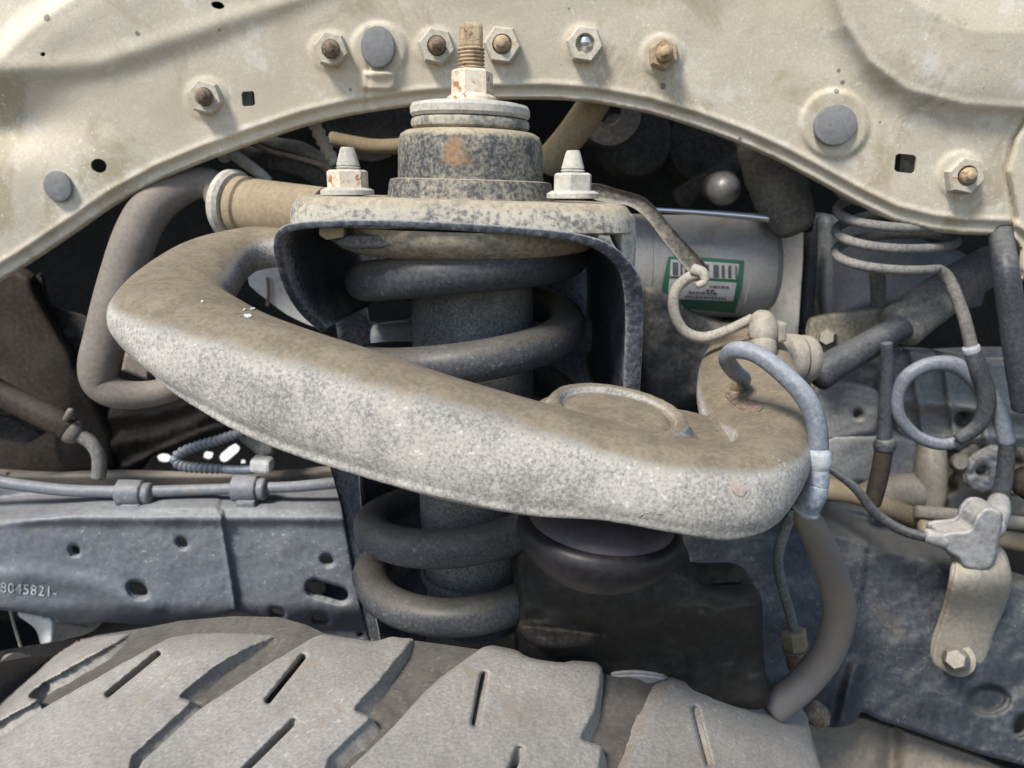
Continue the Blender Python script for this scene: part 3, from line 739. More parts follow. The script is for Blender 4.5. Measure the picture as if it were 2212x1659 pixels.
# ------------------------------------------------------------------ coil spring
def coil_points():
    RC = .0675
    # angle: 0 = right, -90deg = front; travelling left -> front -> right -> back rises
    heights = []
    # front height (y px at front, Y=.4325) for successive turns from the top
    zf = [zy(588, .4325), zy(787, .4325), zy(985, .4325), zy(1187, .4325), zy(1340, .4325)]
    pts = []
    # phase u: turns below the first front; u=0 at first front, angle increases with u downward: front -> left -> back -> right -> front
    us = np.linspace(-.34, 4.30, 420)
    for u in us:
        a = -math.pi / 2 - 2 * math.pi * u
        z = np.interp(u, [-.34, 0, 1, 2, 3, 4, 4.3], [zf[0] + .006, zf[0], zf[1], zf[2], zf[3], zf[4], zf[4] - .003])
        lean = -.004 * (u / 4)
        pts.append((SX - .003 + lean + RC * math.cos(a), SY + RC * math.sin(a), z))
    return np.array(pts)
CP = coil_points()
CP = np.array([CP[max(0, i - 6):i + 7].mean(0) if 6 < i < len(CP) - 7 else CP[i] for i in range(len(CP))])
cs = tube_w('coil_spring', CP, np.full(len(CP), .0122), M_spring, None, 22)
tag(cs, 'thick black coil spring wound around the shock absorber', 'coil spring')

# ------------------------------------------------------------------ spring tower bracket
tw = thing('spring_tower', 'black sheet metal spring tower framing the coil with arched front edge', 'spring tower', V(1000, 1390, .5))
path = [(700, 712, .47), (655, 672, .455), (622, 620, .44), (603, 560, .43), (600, 522, .424), (612, 498, .42), (650, 487, .417), (720, 483, .415), (800, 482, .414), (900, 485, .413), (1000, 490, .412), (1150, 502, .412), (1240, 513, .413), (1300, 532, .415), (1342, 565, .42), (1365, 612, .425), (1370, 680, .43), (1368, 760, .432), (1364, 850, .435), (1360, 930, .44)]
C = catmull([W(*p) for p in path], 6)
# flange width: narrow across the top, wider down the right leg
Lc = len(C); fw = np.interp(np.linspace(0, 19, Lc), [0, 3, 5, 8, 12, 14, 15, 17, 19], [.0026, .0024, .0020, .0020, .0023, .0034, .0052, .0050, .0048])
tube_w('arch_edge', C, fw, M_bracket, tw, 12, .42, upv=(0, -1, 0), cap=True)
# walls running back from the arch edge
cen = W(1000, 600, .5)
rows = []
for k, s in enumerate(np.linspace(0, 1, 7)):
    q = C.copy(); q[:, 1] += .003 + s * .165
    shr = 1 - .10 * s
    q[:, 0] = cen[0] + (C[:, 0] - cen[0]) * shr; q[:, 2] = C[:, 2] - .004 * s
    rows.append(q)
wv = np.concatenate(rows); F = []
for i in range(6):
    for j in range(Lc - 1): F.append((i * Lc + j, i * Lc + j + 1, (i + 1) * Lc + j + 1, (i + 1) * Lc + j))
wl = pyd('wall', wv, F, M_bracket, tw); m = wl.modifiers.new('Solidify', 'SOLIDIFY'); m.thickness = .002; m.offset = 0
sheet('back_wall', [(690, 500), (1330, 510), (1330, 900), (1300, 1330), (820, 1330), (760, 900)], .615, M_bracket, tw, step=14, thick=.003, holes=[[(780, 600), (890, 600), (890, 690), (800, 700)], [(1285, 770), (1330, 790), (1330, 880), (1285, 850)]])
sheet('lower_flange', catmull([(712, 985), (770, 1000), (778, 1060), (786, 1150), (797, 1260), (822, 1386), (800, 1392), (776, 1310), (757, 1210), (740, 1110), (722, 1040)], 4, True), lambda x, y, sd: .515 + .0003 * (790 - x) - .006 * np.clip(1 - sd / 8, 0, 1) ** 2, M_bracket, tw, step=4, thick=.004)
sheet('side_wall', [(778, 1000), (900, 1020), (930, 1200), (920, 1400), (822, 1386), (797, 1260), (786, 1150)], lambda x, y, sd: .53 + .0006 * (x - 780), M_bracket, tw, step=8, thick=.003)
tube('cross_tube', [(812, 732, .585, 32), (900, 728, .585, 34), (1100, 722, .585, 36), (1280, 722, .585, 38), (1352, 730, .585, 38)], M_rail, tw, 18)

# ------------------------------------------------------------------ upper control arm
uca = thing('upper_control_arm', 'big curved upper control arm with speckled grey face and tan dusty top', 'control arm', V(1000, 1100, .36))
SEC = [  # A outer/front top, B outer/front bottom, C inner top, section exponent
 ((705, 462, .605), (705, 545, .605), (705, 470, .55), 2.3),
 ((640, 476, .60), (640, 560, .60), (640, 490, .545), 2.3),
 ((500, 484, .575), (500, 575, .575), (560, 505, .535), 2.3),
 ((385, 500, .53), (385, 630, .53), (515, 545, .495), 2.3),
 ((290, 548, .475), (280, 695, .468), (500, 580, .475), 2.3),
 ((240, 596, .435), (230, 740, .43), (505, 598, .465), 2.3),
 ((240, 612, .406), (238, 785, .396), (525, 610, .457), 2.3),
 ((310, 636, .385), (300, 846, .372), (560, 632, .448), 2.4),
 ((420, 664, .369), (414, 915, .357), (622, 672, .437), 2.5),
 ((552, 706, .355), (566, 990, .344), (722, 712, .42), 2.6),
 ((760, 770, .342), (775, 1059, .331), (872, 760, .402), 2.7),
 ((950, 824, .333), (955, 1104, .322), (1000, 808, .385), 2.8),
 ((1150, 886, .327), (1150, 1140, .316), (1150, 850, .378), 2.9),
 ((1300, 930, .322), (1300, 1146, .312), (1300, 890, .375), 3.0),
 ((1450, 964, .320), (1458, 1172, .310), (1450, 925, .375), 3.0),
 ((1580, 982, .322), (1590, 1187, .314), (1555, 945, .378), 3.0),
 ((1688, 976, .332), (1700, 1152, .330), (1575, 925, .39), 2.8),
 ((1746, 945, .36), (1752, 1062, .361), (1542, 900, .415), 2.7),
 ((1752, 890, .40), (1752, 985, .40), (1515, 868, .45), 2.7),
 ((1742, 822, .45), (1744, 900, .45), (1502, 820, .485), 2.8),
 ((1712, 748, .50), (1714, 830, .50), (1510, 762, .525), 3.0),
 ((1690, 700, .55), (1690, 800, .55), (1535, 715, .57), 3.0),
]
EXPS = catmull([[q[3]] for q in SEC], 7)[:, 0]
A = catmull([W(*s[0]) for s in SEC], 7); B = catmull([W(*s[1]) for s in SEC], 7); Cc = catmull([W(*s[2]) for s in SEC], 7)
Dd = B + (Cc - A)
NS = 44; verts = []; F = []
for i in range(len(A)):
    for j in range(NS):
        t = 2 * math.pi * j / NS; n = EXPS[i]
        a = math.copysign(abs(math.cos(t)) ** (2 / n), math.cos(t)); b = math.copysign(abs(math.sin(t)) ** (2 / n), math.sin(t))
        u, v = (a + 1) / 2, (b + 1) / 2
        verts.append((A[i] * (1 - u) + Cc[i] * u) * v + (B[i] * (1 - u) + Dd[i] * u) * (1 - v))
for i in range(len(A) - 1):
    for j in range(NS):
        k = (j + 1) % NS; F.append((i * NS + j, i * NS + k, (i + 1) * NS + k, (i + 1) * NS + j))
F.append(tuple(range(NS))); F.append(tuple((len(A) - 1) * NS + j for j in range(NS))[::-1])
tmp = bpy.data.meshes.new('arm_raw'); tmp.from_pydata([tuple(map(float, q)) for q in verts], [], F)
bm = bmesh.new(); bm.from_mesh(tmp)
# ball joint seat: stepped disc, tilted with the arm, fused with it
pc = V(1333, 899, .371); paxis = Vector((.15, -.10, 1)).normalized()
def add_lathe(bm, o, a, prof, seg=72):
    ref = Vector((1, 0, 0)); e1 = (ref - a * ref.dot(a)).normalized(); e2 = a.cross(e1); rings = []
    for r, h in prof: rings.append([bm.verts.new(o + a * h + e1 * (r * math.cos(2 * math.pi * j / seg)) + e2 * (r * math.sin(2 * math.pi * j / seg))) for j in range(seg)])
    for p, q in zip(rings[:-1], rings[1:]):
        for j in range(seg): bm.faces.new((p[j], p[(j + 1) % seg], q[(j + 1) % seg], q[j]))
    bm.faces.new(rings[0][::-1]); bm.faces.new(rings[-1])
add_lathe(bm, pc, paxis, [(.042, -.034), (.043, -.006), (.0415, -.0035), (.0385, -.003), (.0365, -.001), (.0355, .0024), (.0338, .0050), (.0312, .0052), (.0294, .0042), (.0282, .0004), (.0262, .0004), (.0244, .0026), (.002, .0032)])
add_lathe(bm, V(1540, 905, .40), Vector((.25, -.05, 1)).normalized(), [(.040, -.030), (.041, -.014), (.038, -.009), (.004, -.007)])
add_lathe(bm, V(1475, 925, .385), Vector((.2, -.1, 1)).normalized(), [(.042, -.030), (.043, -.012), (.041, -.0085), (.004, -.0075)])
hem = [(A[i] * .885 + Cc[i] * .115) * .11 + (B[i] * .885 + Dd[i] * .115) * .89 for i in range(49, 115)]
HV = []
for i, p in enumerate(hem):
    t = Vector((hem[min(i + 1, len(hem) - 1)] - hem[max(i - 1, 0)]).tolist()).normalized(); n1 = Vector((0, 0, 1)); n1 = (n1 - t * n1.dot(t)).normalized(); n2 = t.cross(n1)
    r = .0024 * min(1, i / 12 + .2, (len(hem) - 1 - i) / 12 + .2)
    HV.append([bm.verts.new(Vector(p.tolist()) + n1 * (r * math.cos(2 * math.pi * j / 10)) + n2 * (r * math.sin(2 * math.pi * j / 10))) for j in range(10)])
for p, q in zip(HV[:-1], HV[1:]):
    for j in range(10): bm.faces.new((p[j], p[(j + 1) % 10], q[(j + 1) % 10], q[j]))
bm.faces.new(HV[0][::-1]); bm.faces.new(HV[-1])
bmesh.ops.recalc_face_normals(bm, faces=bm.faces)
bm.to_mesh(tmp); bm.free()
to = bpy.data.objects.new('arm_tmp', tmp); col.objects.link(to)
rm = to.modifiers.new('R', 'REMESH'); rm.mode = 'VOXEL'; rm.voxel_size = .0013
s2 = to.modifiers.new('S', 'SMOOTH'); s2.factor = .5; s2.iterations = 3
bpy.context.view_layer.update()
arm_me = bpy.data.meshes.new_from_object(to.evaluated_get(bpy.context.evaluated_depsgraph_get()))
bpy.data.objects.remove(to); bpy.data.meshes.remove(tmp)
arm_me.name = 'arm'; arm_me.materials.clear()
arm = link('arm', arm_me, M_arm, uca)
# front pivot bushing: axis runs left and away
b0 = V(652, 462, .572); b0e = V(490, 442, .596); ax1 = (b0e - b0).normalized(); Lb = (b0e - b0).length
bu = lathe('bushing', b0, ax1, [(.002, -.02), (.0205, -.02), (.0212, Lb * .60), (.0200, Lb * .63), (.0200, Lb * .68), (.0222, Lb * .70), (.0222, Lb * .80), (.020, Lb * .83), (.002, Lb * .83)], M_tan, uca, 40)
lathe('bushing_lip', b0, ax1, [(.008, Lb * .84), (.024, Lb * .84), (.0262, Lb * .88), (.0262, Lb * .94), (.0245, Lb * .97), (.008, Lb * .97)], M_washer, bu, 40)
# rear pivot bushing, seen edge on
b1 = V(1690, 775, .53); ax2 = Vector((1, .25, -.08)).normalized()
rb = lathe('bushing', b1, ax2, [(.002, -.03), (.012, -.03), (.0125, -.002), (.0165, .0), (.0178, .003), (.0178, .0095), (.0165, .0115), (.0155, .012), (.0165, .0125), (.0172, .015), (.0172, .019), (.0155, .022), (.002, .022)], M_alutan, uca, 40)
from mathutils.bvhtree import BVHTree
ao = arm.location
bvh = BVHTree.FromPolygons([v.co + ao for v in arm.data.vertices], [tuple(p.vertices) for p in arm.data.polygons])
def on_arm(off):
    def f(x, y, sd):
        d = rays(x, y); out = np.empty_like(d)
        last = W(x[0], y[0], .36)
        for i in range(len(d)):
            dv = Vector(d[i].tolist()).normalized()
            loc, nor, _, _ = bvh.ray_cast(Vector((0, 0, H)), dv)
            if loc is not None: last = np.array(loc + nor * off)
            out[i] = last
        return out
    return ('pos', f)
nb = lambda P, th: P - np.array([0, 0, th])
sheet('rust_patch', rough_poly(smooth([(1568, 842), (1600, 848), (1640, 868), (1648, 884), (1632, 892), (1600, 884), (1572, 864)], 3), 1.6, 3), on_arm(.0007), M_rustdark, uca, step=4, thick=.0008, back=nb)
sheet('rust_patch', rough_poly(smooth([(1570, 1034), (1600, 1042), (1612, 1060), (1598, 1070), (1578, 1056)], 3), 1.6, 4), on_arm(.0005), dusty('pink_rust', (.30, .23, .20), (.40, .34, .30), cover=.5, fine=600, patch=80, contrast=.15), uca, step=4, thick=.0006, back=nb)
for i, (x, y, a, b, r) in enumerate(((535, 683, 9, 3.5, 10), (545, 668, 6, 2, 0), (527, 670, 3, 2, 0), (437, 652, 3, 2, 0), (890, 742, 2, 2, 0))):
    sheet('paint_chip', rough_poly(ell(x, y, a, b, r, 12), .6, 20 + i), on_arm(.0005), M_whitecast, uca, step=2, thick=.0005, back=nb)
for i, pts_ in enumerate(([(1660, 985), (1690, 1000), (1700, 1018)], [(1380, 1112), (1410, 1106), (1430, 1110)])):
    pp = catmull(pts_, 8); pp[:, 1] += np.random.RandomState(i + 2).randn(len(pp)) * 1.5
    Wp = on_arm(.0002)[1](pp[:, 0], pp[:, 1], None)
    tube_w('dirt_crack', Wp, np.abs(np.random.RandomState(i + 9).randn(len(Wp))) * .00022 + .00004, M_cablelight, uca, 6)

# ball joint under the arm
bj = thing('ball_joint', 'dark rubber ball joint boot bulging below the control arm', 'ball joint', V(1300, 1285, .37))
bo = V(1297, 1128, .372); ba = Vector((.10, -.05, 1)).normalized()
lathe('boot', bo, ba, [(.004, -.029), (.022, -.029), (.0265, -.0265), (.032, -.0225), (.037, -.0175), (.0412, -.0125), (.0432, -.007), (.0425, -.001), (.039, .002), (.004, .002)], M_boot, bj, 56, sharp=70)
lathe('dome', bo, ba, [(.004, .0), (.0385, .0), (.0375, .004), (.033, .009), (.024, .013), (.004, .015)], M_bootdome, bj, 56, sharp=70)

# ------------------------------------------------------------------ steering knuckle
kn = thing('steering_knuckle', 'dark grimy steering knuckle casting behind the tyre under the ball joint', 'steering knuckle', V(1400, 1500, .42))
ko = catmull([(1112, 1185), (1113, 1290), (1113, 1400), (1140, 1425), (1220, 1460), (1330, 1490), (1460, 1510), (1560, 1530), (1650, 1530), (1660, 1490), (1650, 1420), (1648, 1340), (1645, 1295), (1632, 1272), (1600, 1262), (1530, 1262), (1495, 1245), (1480, 1180), (1400, 1150), (1200, 1150)], 5, True)
def knY(x, y, sd):
    Y = .435 + .0 * x
    Y -= .020 * np.exp(-(((x - 1290) / 130) ** 2 + ((y - 1300) / 90) ** 2))
    Y -= .012 / (1 + np.exp(-(x - 1480) / 20)) * np.clip((y - 1270) / 40, 0, 1)
    Y += .010 * np.clip((y - 1330) / 100, 0, 1)
    d, s = dpath(x, y, [(1112, 1360), (1180, 1352), (1300, 1385)])
    Y -= .006 * np.exp(-(d / 14) ** 2)
    Y += .003 * fbm(x, y, 130, 4, 21)
    return Y
sheet('body', ko, knY, M_knuckle, kn, step=5, thick=.03, rnd=22, rdep=.018)
sheet('machined_lug', smooth([(1122, 1352), (1180, 1350), (1296, 1368), (1270, 1392), (1200, 1400), (1150, 1392)], 4), lambda x, y, sd: .418 + .001 * fbm(x, y, 30, 4, 8), M_knuckle, kn, step=4, thick=.02, rnd=10, rdep=.008)
o = sheet('brake_shield', smooth([(1320, 1462), (1350, 1455), (1400, 1456), (1446, 1466), (1400, 1482), (1350, 1480)], 4), .437, M_alu, None, step=4, thick=.004, rnd=6, rdep=.004)
tag(o, 'small pale metal edge peeking between two tread blocks', 'metal edge')

# ------------------------------------------------------------------ chassis side plate lower right
fr = thing('chassis_plate', 'blue-black painted chassis plate filling the lower right corner', 'chassis plate', V(2000, 1600, .56))
fo = catmull([(1470, 1150), (1600, 1140), (1700, 1118), (1765, 1092), (1820, 1088), (1880, 1104), (1960, 1140), (2040, 1185), (2140, 1222), (2260, 1260), (2560, 1340), (2560, 1760), (2240, 1662), (2120, 1630), (2036, 1602), (1960, 1575), (1903, 1557), (1862, 1538), (1848, 1560), (1810, 1572), (1760, 1566), (1700, 1560), (1600, 1560), (1470, 1500)], 5, True)
def frY(x, y, sd):
    Y = .565 - .00012 * (y - 1200) + .00002 * (x - 1700)
    Y += .045 * np.clip((1160 + .28 * np.clip(x - 1800, 0, 500) - y) / 60, 0, 1) ** 1.5
    d, s = dpath(x, y, [(1850, 1440), (1832, 1500), (1815, 1575)])
    Y += -.010 * np.exp(-(d / 16) ** 2)
    d, s = dpath(x, y, [(1860, 1300), (1845, 1420), (1862, 1540)])
    Y += .005 / (1 + np.exp((s * d) / 6))
    rr = np.sqrt(((x - 2135) / 42) ** 2 + ((y - 1511) / 29) ** 2)
    Y += .010 / (1 + np.exp((rr - 1) * 14))
    Y += .0022 * fbm(x, y, 190, 4, 41) + .0004 * fbm(x, y, 34, 3, 42)
    return Y
sheet('plate', fo, frY, M_frame, fr, holes=[ell(2207, 1568, 15, 24, 20)], step=5, thick=.004, rnd=9, rdep=.006)
lo = sheet('lower_gusset', catmull([(1690, 1560), (1780, 1570), (1850, 1552), (1905, 1566), (2036, 1610), (2120, 1640), (2190, 1670), (2330, 1720), (2330, 1760), (1690, 1760)], 4, True), lambda x, y, sd: .575 - .0002 * (y - 1560) + .012 * np.exp(-((x - 1925) / 22) ** 2) + .002 * fbm(x, y, 100, 3, 44), M_bar, None, step=6, thick=.004)
tag(lo, 'tan dusty gusset under the chassis plate at the bottom right edge', 'gusset')

# ------------------------------------------------------------------ brake hose and sensor lead
bh = thing('brake_hose', 'thick grey brake hose looping over the arm end and down to the chassis', 'hose', V(1750, 1500, .42))
tube('upper_hose', [(1602, 836, .458, 14), (1606, 818, .447, 16), (1588, 803, .433, 18), (1570, 775, .42, 18), (1590, 756, .41, 19), (1640, 768, .40, 20), (1700, 815, .39, 21), (1742, 862, .382, 22), (1764, 920, .375, 22), (1767, 985, .37, 22)], M_hose, bh, 20, 8)
tube('banjo_fitting', [(1606, 806, .45, 14), (1600, 822, .452, 17), (1592, 842, .458, 15)], M_tan, bh, 12, 4)
tube('collar', [(1767, 974, .37, 24), (1767, 980, .37, 27), (1768, 998, .37, 28), (1766, 1010, .37, 24)], M_collar, bh, 20, 4)
sl = tube('sleeve', [(1767, 1004, .37, 23), (1766, 1040, .37, 24), (1764, 1048, .37, 23)], M_sleeve, bh, 20, 5)
tube('sleeve', [(1764, 1050, .37, 25), (1758, 1070, .37, 26), (1741, 1102, .375, 27)], M_sleeve, bh, 20, 5)
tube('sleeve_ring', [(1742, 1100, .375, 29), (1739, 1106, .375, 29)], M_collar, bh, 20, 3)
tube('lower_hose', [(1760, 1066, .371, 21), (1744, 1098, .374, 25), (1744, 1118, .378, 28), (1757, 1145, .386, 30), (1776, 1185, .40, 32), (1799, 1245, .42, 33), (1812, 1302, .435, 34), (1808, 1352, .445, 34), (1788, 1409, .455, 34), (1752, 1458, .46, 34), (1713, 1496, .46, 34), (1670, 1530, .46, 34)], M_hosetan, bh, 22, 8)
tube('hose_end', [(1748, 1530, .50, 26), (1766, 1545, .50, 26), (1772, 1556, .50, 24)], M_rustdark, bh, 6, 3)
sl2 = thing('sensor_lead', 'thin grey lead with rusty hex fitting beside the brake hose', 'lead', V(1722, 1439, .50))
tube('lead', [(1712, 1110, .48, 10), (1700, 1135, .485, 11), (1681, 1200, .49, 11), (1687, 1257, .495, 11), (1705, 1320, .50, 11), (1716, 1362, .50, 11)], M_coilgrey, sl2, 14)
ff = thing  # noqa
def axis_lathe(name, p0, p1, prof, mat, parent, seg=24, phase=0, sharp=30):
    """prof: (half width px, fraction) between two photo points"""
    a, b = V(*p0), V(*p1); L = (b - a).length
    return lathe(name, a, b - a, [(max(PX(w, p0[1], p0[2]), 1e-5), f * L) for w, f in prof], mat, parent, seg, True, phase, sharp)
axis_lathe('fitting', (1714, 1360, .50), (1726, 1442, .50), [(6, 0), (22, .0), (26, .05), (26, .45), (22, .5), (6, .5)], M_tan, sl2, 6)
axis_lathe('fitting_base', (1714, 1360, .50), (1726, 1442, .50), [(6, .46), (29, .46), (29, .54), (25, .6), (25, .95), (18, 1), (4, 1)], M_rustdark, sl2, 24)

# ------------------------------------------------------------------ right hand clutter
# strap and cable loop above the arm
stp_out = catmull([(1280, 396), (1340, 410), (1386, 424), (1414, 446), (1462, 502), (1530, 578), (1524, 598), (1500, 600), (1442, 532), (1398, 474), (1362, 446), (1320, 438), (1280, 428)], 5, True)
stp = sheet('support_strap', stp_out, lambda x, y, sd: .555 - .00013 * np.clip(x - 1300, 0, 300) - .0035 * np.exp(-(sd / 4.0) ** 2) + .0005 * fbm(x, y, 60, 3, 95), M_strap, None, step=3.2, thick=.004)
tag(stp, 'flat dusty grey strap slanting down from the mount plate to a cable', 'strap')
cl = thing('sensor_cable', 'pale dusty cable curving from the strap end to an elbow connector', 'cable', V(1480, 720, .53))
tube('cable', [(1497, 582, .515, 13), (1518, 590, .512, 12), (1522, 608, .51, 9), (1506, 617, .51, 8)], M_cablelight, cl, 12)
tube('cable', [(1512, 594, .515, 11), (1487, 600, .518, 12), (1462, 624, .52, 12), (1454, 655, .52, 12), (1461, 690, .52, 12), (1482, 718, .52, 12), (1520, 729, .52, 12), (1570, 714, .52, 11), (1625, 688, .52, 11)], M_cablelight, cl, 14)
tube('elbow', [(1636, 690, .515, 24), (1648, 700, .51, 30), (1648, 722, .505, 32), (1647, 728, .505, 30)], M_alutan, cl, 18, 5)
tube('elbow_stub', [(1647, 722, .508, 27), (1648, 752, .50, 29), (1648, 764, .50, 28)], M_alutan, cl, 18, 4)
box('elbow_tab', V(1685, 716, .505), PX(20, 716, .505),   .012, PX(44, 716, .505), M_alutan, cl, None, .002)

# canister with sticker
can = thing('canister', 'brown-grey canister behind the strap with a green bordered barcode sticker', 'canister', V(1500, 690, .68))
CAY, CAR = .70, PX(118, 575, .66)
cz = zy(576, CAY)
def canx(x): return V(x, 576, CAY - CAR * .6).x
cp = [(1310, .2), (1310, 1.0), (1402, 1.0), (1404, .985), (1606, .985), (1608, 1.0), (1612, 1.0), (1640, .985), (1668, .93), (1684, .82), (1692, .62), (1694, .2)]
lathe('body', (0, CAY, cz), (1, 0, 0), [(CAR * r, canx(x)) for x, r in cp], M_can, can, 72, sharp=25)
tube('top_rail', [(1405, 452, .64, 5), (1500, 458, .64, 6), (1600, 466, .64, 8), (1660, 472, .64, 9)], M_silver, can, 10)
def can_pos(off):
    def f(x, y, sd):
        d = rays(x, y); o = np.array([0, 0, H]) - np.array([0, CAY, cz])
        A_ = d[:, 1] ** 2 + d[:, 2] ** 2; B_ = d[:, 1] * o[1] + d[:, 2] * o[2]; C_ = o[1] ** 2 + o[2] ** 2 - (CAR + off) ** 2
        t = (-B_ - np.sqrt(np.maximum(B_ ** 2 - A_ * C_, 0))) / A_
        p = d * t[:, None]; p[:, 2] += H
        return p
    return ('pos', f)
lb = sheet('sticker', [(1444, 554), (1520, 556), (1608, 563), (1602, 620), (1588, 677), (1500, 668), (1425, 655), (1434, 600)], can_pos(.0004), M_green, can, step=4, thick=.0003)
sheet('sticker_panel', [(1449, 560), (1597, 570), (1592, 604), (1447, 596)], can_pos(.0009), M_white, lb, step=4, thick=.0003)
sheet('sticker_panel', [(1446, 602), (1591, 611), (1584, 651), (1442, 645)], can_pos(.0009), M_white, lb, step=4, thick=.0003)
for (a, b) in ((1453, 1465), (1470, 1474), (1480, 1486), (1492, 1502), (1508, 1513), (1519, 1531), (1541, 1553), (1559, 1565.5), (1573, 1580), (1588.5, 1592)):
    sheet('barcode_bar', [(a, 566 + (a - 1450) * .065), (b, 566 + (b - 1450) * .065), (b, 593 + (b - 1450) * .06), (a, 593 + (a - 1450) * .06)], can_pos(.0014), M_print, lb, step=3, thick=.0002)
rs = np.random.RandomState(5)
for (x0, x1, y) in ((1533, 1573, 617), (1526, 1543, 626), (1487, 1547, 632), (1480, 1570, 642)):
    x = x0
    while x < x1:
        w = 3 + rs.rand() * 6
        sheet('print_dash', [(x, y + (x - 1500) * .05 - 2), (x + w, y + (x - 1500) * .05 - 2), (x + w, y + (x - 1500) * .05 + 2), (x, y + (x - 1500) * .05 + 2)], can_pos(.0014), M_print, lb, step=2.5, thick=.0002)
        x += w + 2.5

o = sheet('grey_case', catmull([(1636, 480), (1700, 470), (1735, 480), (1742, 560), (1735, 640), (1722, 735), (1640, 735)], 3, True), lambda x, y, sd: .80 + .0004 * (1740 - x), M_whitecast, None, step=8, thick=.01, rnd=10, rdep=.01)
tag(o, 'pale grey casing wall just behind the canister end', 'casing')
o = tube('dark_pipe', [(1752, 470, .72, 14), (1750, 560, .72, 15), (1745, 640, .72, 15), (1738, 730, .72, 14)], M_blackhose, None, 14)
tag(o, 'dark upright pipe beside the pale casing behind the connector', 'pipe')
o = sheet('battery_case', catmull([(1760, 480), (1800, 465), (1860, 470), (2000, 520), (2100, 560), (2120, 660), (1990, 665), (1880, 672), (1765, 700)], 3, True), lambda x, y, sd: .74 + .0005 * np.abs(x - 1790) + .001 * fbm(x, y, 90, 3, 51), M_greyblue, None, step=8, thick=.02, rnd=20, rdep=.02)
tag(o, 'smooth grey-blue case behind the coiled tube at the right', 'case')
o = tube('case_post', [(1893, 575, .70, 17), (1897, 620, .70, 16), (1897, 664, .70, 16)], M_coilgrey, None, 14)
tag(o, 'short dusty post under the coiled tube', 'post')

# coiled tube
ct = thing('coiled_tube', 'grey dusty tube coiled in three rings under the fender edge', 'tube', V(1935, 585, .62))
pts = []
for k in range(0, 113):
    u = -.30 + k / 112 * 3.42
    a = math.radians(-90) + 2 * math.pi * (u - 3)
    # front of the ring at sin<0
    x = 1936 + (126 + 2 * u) * math.cos(a); y = 556 - 46 * (3 - u) - 27 * math.sin(a); Y = .625 + .040 * math.sin(a)
    pts.append((x, y, Y, 10.5))
tube('coil', pts, M_coilgrey, ct, 12, 2)
tube('tail', [pts[-1], (pts[-1][0] + 14, 592, .598, 13), (2054, 612, .597, 13), (2068, 645, .594, 13), (2084, 690, .59, 13), (2100, 757, .588, 14)], M_coilgrey, ct, 14)
tube('tail_ring', [(2097, 750, .588, 18), (2100, 760, .588, 18)], M_collar, ct, 16, 3)
dl = thing('drain_hose', 'blue-grey hose bent in a round loop below the coiled tube', 'hose', V(2150, 1090, .58))
tube('stem', [(2100, 757, .588, 17), (2112, 795, .585, 19), (2128, 840, .583, 19), (2130, 880, .582, 18), (2112, 920, .583, 16), (2070, 950, .586, 14)], M_blackhose, dl, 16)
tube('loop', [(2122, 900, .592, 12), (2092, 940, .594, 12), (2040, 960, .596, 13), (1985, 945, .596, 13), (1946, 905, .596, 13), (1938, 860, .596, 14), (1958, 815, .595, 15), (2005, 788, .594, 16), (2060, 788, .593, 18), (2105, 818, .592, 19), (2140, 862, .590, 19), (2162, 905, .588, 18), (2176, 955, .585, 18)], M_hose, dl, 18)
tube('hose_tail', [(2176, 950, .585, 16), (2174, 985, .585, 17), (2168, 1040, .585, 18), (2155, 1095, .585, 19)], M_blackhose, dl, 16)

# diagonal sleeve and hose
sg = thing('heat_sleeve', 'grey metallic heat sleeve slanting over a black hose at right', 'sleeve', V(1940, 720, .62))
tube('sleeve', [(2145, 570, .66, 42), (2080, 608, .65, 45), (2010, 655, .64, 48), (1945, 705, .63, 50)], M_coilgrey, sg, 22, 6, wob=.02)
tube('black_hose', [(1960, 698, .625, 30), (1918, 722, .62, 30), (1870, 750, .615, 31), (1820, 778, .61, 34), (1765, 812, .605, 36)], M_blackhose, sg, 18, 6)

o = sheet('mount_tab', catmull([(1748, 700), (1780, 682), (1850, 672), (1918, 668), (1925, 700), (1860, 735), (1800, 768), (1752, 775)], 4, True), .66, M_isol, None, step=5, thick=.006, rnd=6, rdep=.004)
tag(o, 'brown-grey flat tab with hex bolt beside the black hose', 'tab')
axis_lathe('hex_bolt', (1788, 729, .662), (1786, 729, .640), [(4, 0), (19, 0), (19, .7), (15, 1), (2, 1)], M_alutan, o, 6)

o = tube('dipstick_tube', [(1915, 742, .60, 13), (1917, 800, .60, 14), (1913, 880, .60, 15), (1910, 955, .60, 16)], M_blackhose, None, 16)
tag(o, 'dark upright tube with flared collar left of the round hose loop', 'tube')
tube('collar', [(1911, 950, .60, 20), (1911, 958, .60, 23), (1910, 970, .60, 22)], M_blackhose, o, 18, 4)
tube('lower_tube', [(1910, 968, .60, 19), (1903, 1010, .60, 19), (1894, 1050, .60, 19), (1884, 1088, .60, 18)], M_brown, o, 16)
o = tube('upright_hose', [(2150, 400, .60, 24), (2160, 490, .59, 24), (2172, 580, .56, 26), (2186, 680, .56, 27), (2200, 780, .56, 27), (2216, 880, .56, 27)], M_blackhose, None, 18)
tag(o, 'black upright hose along the right edge below the fender corner', 'hose')

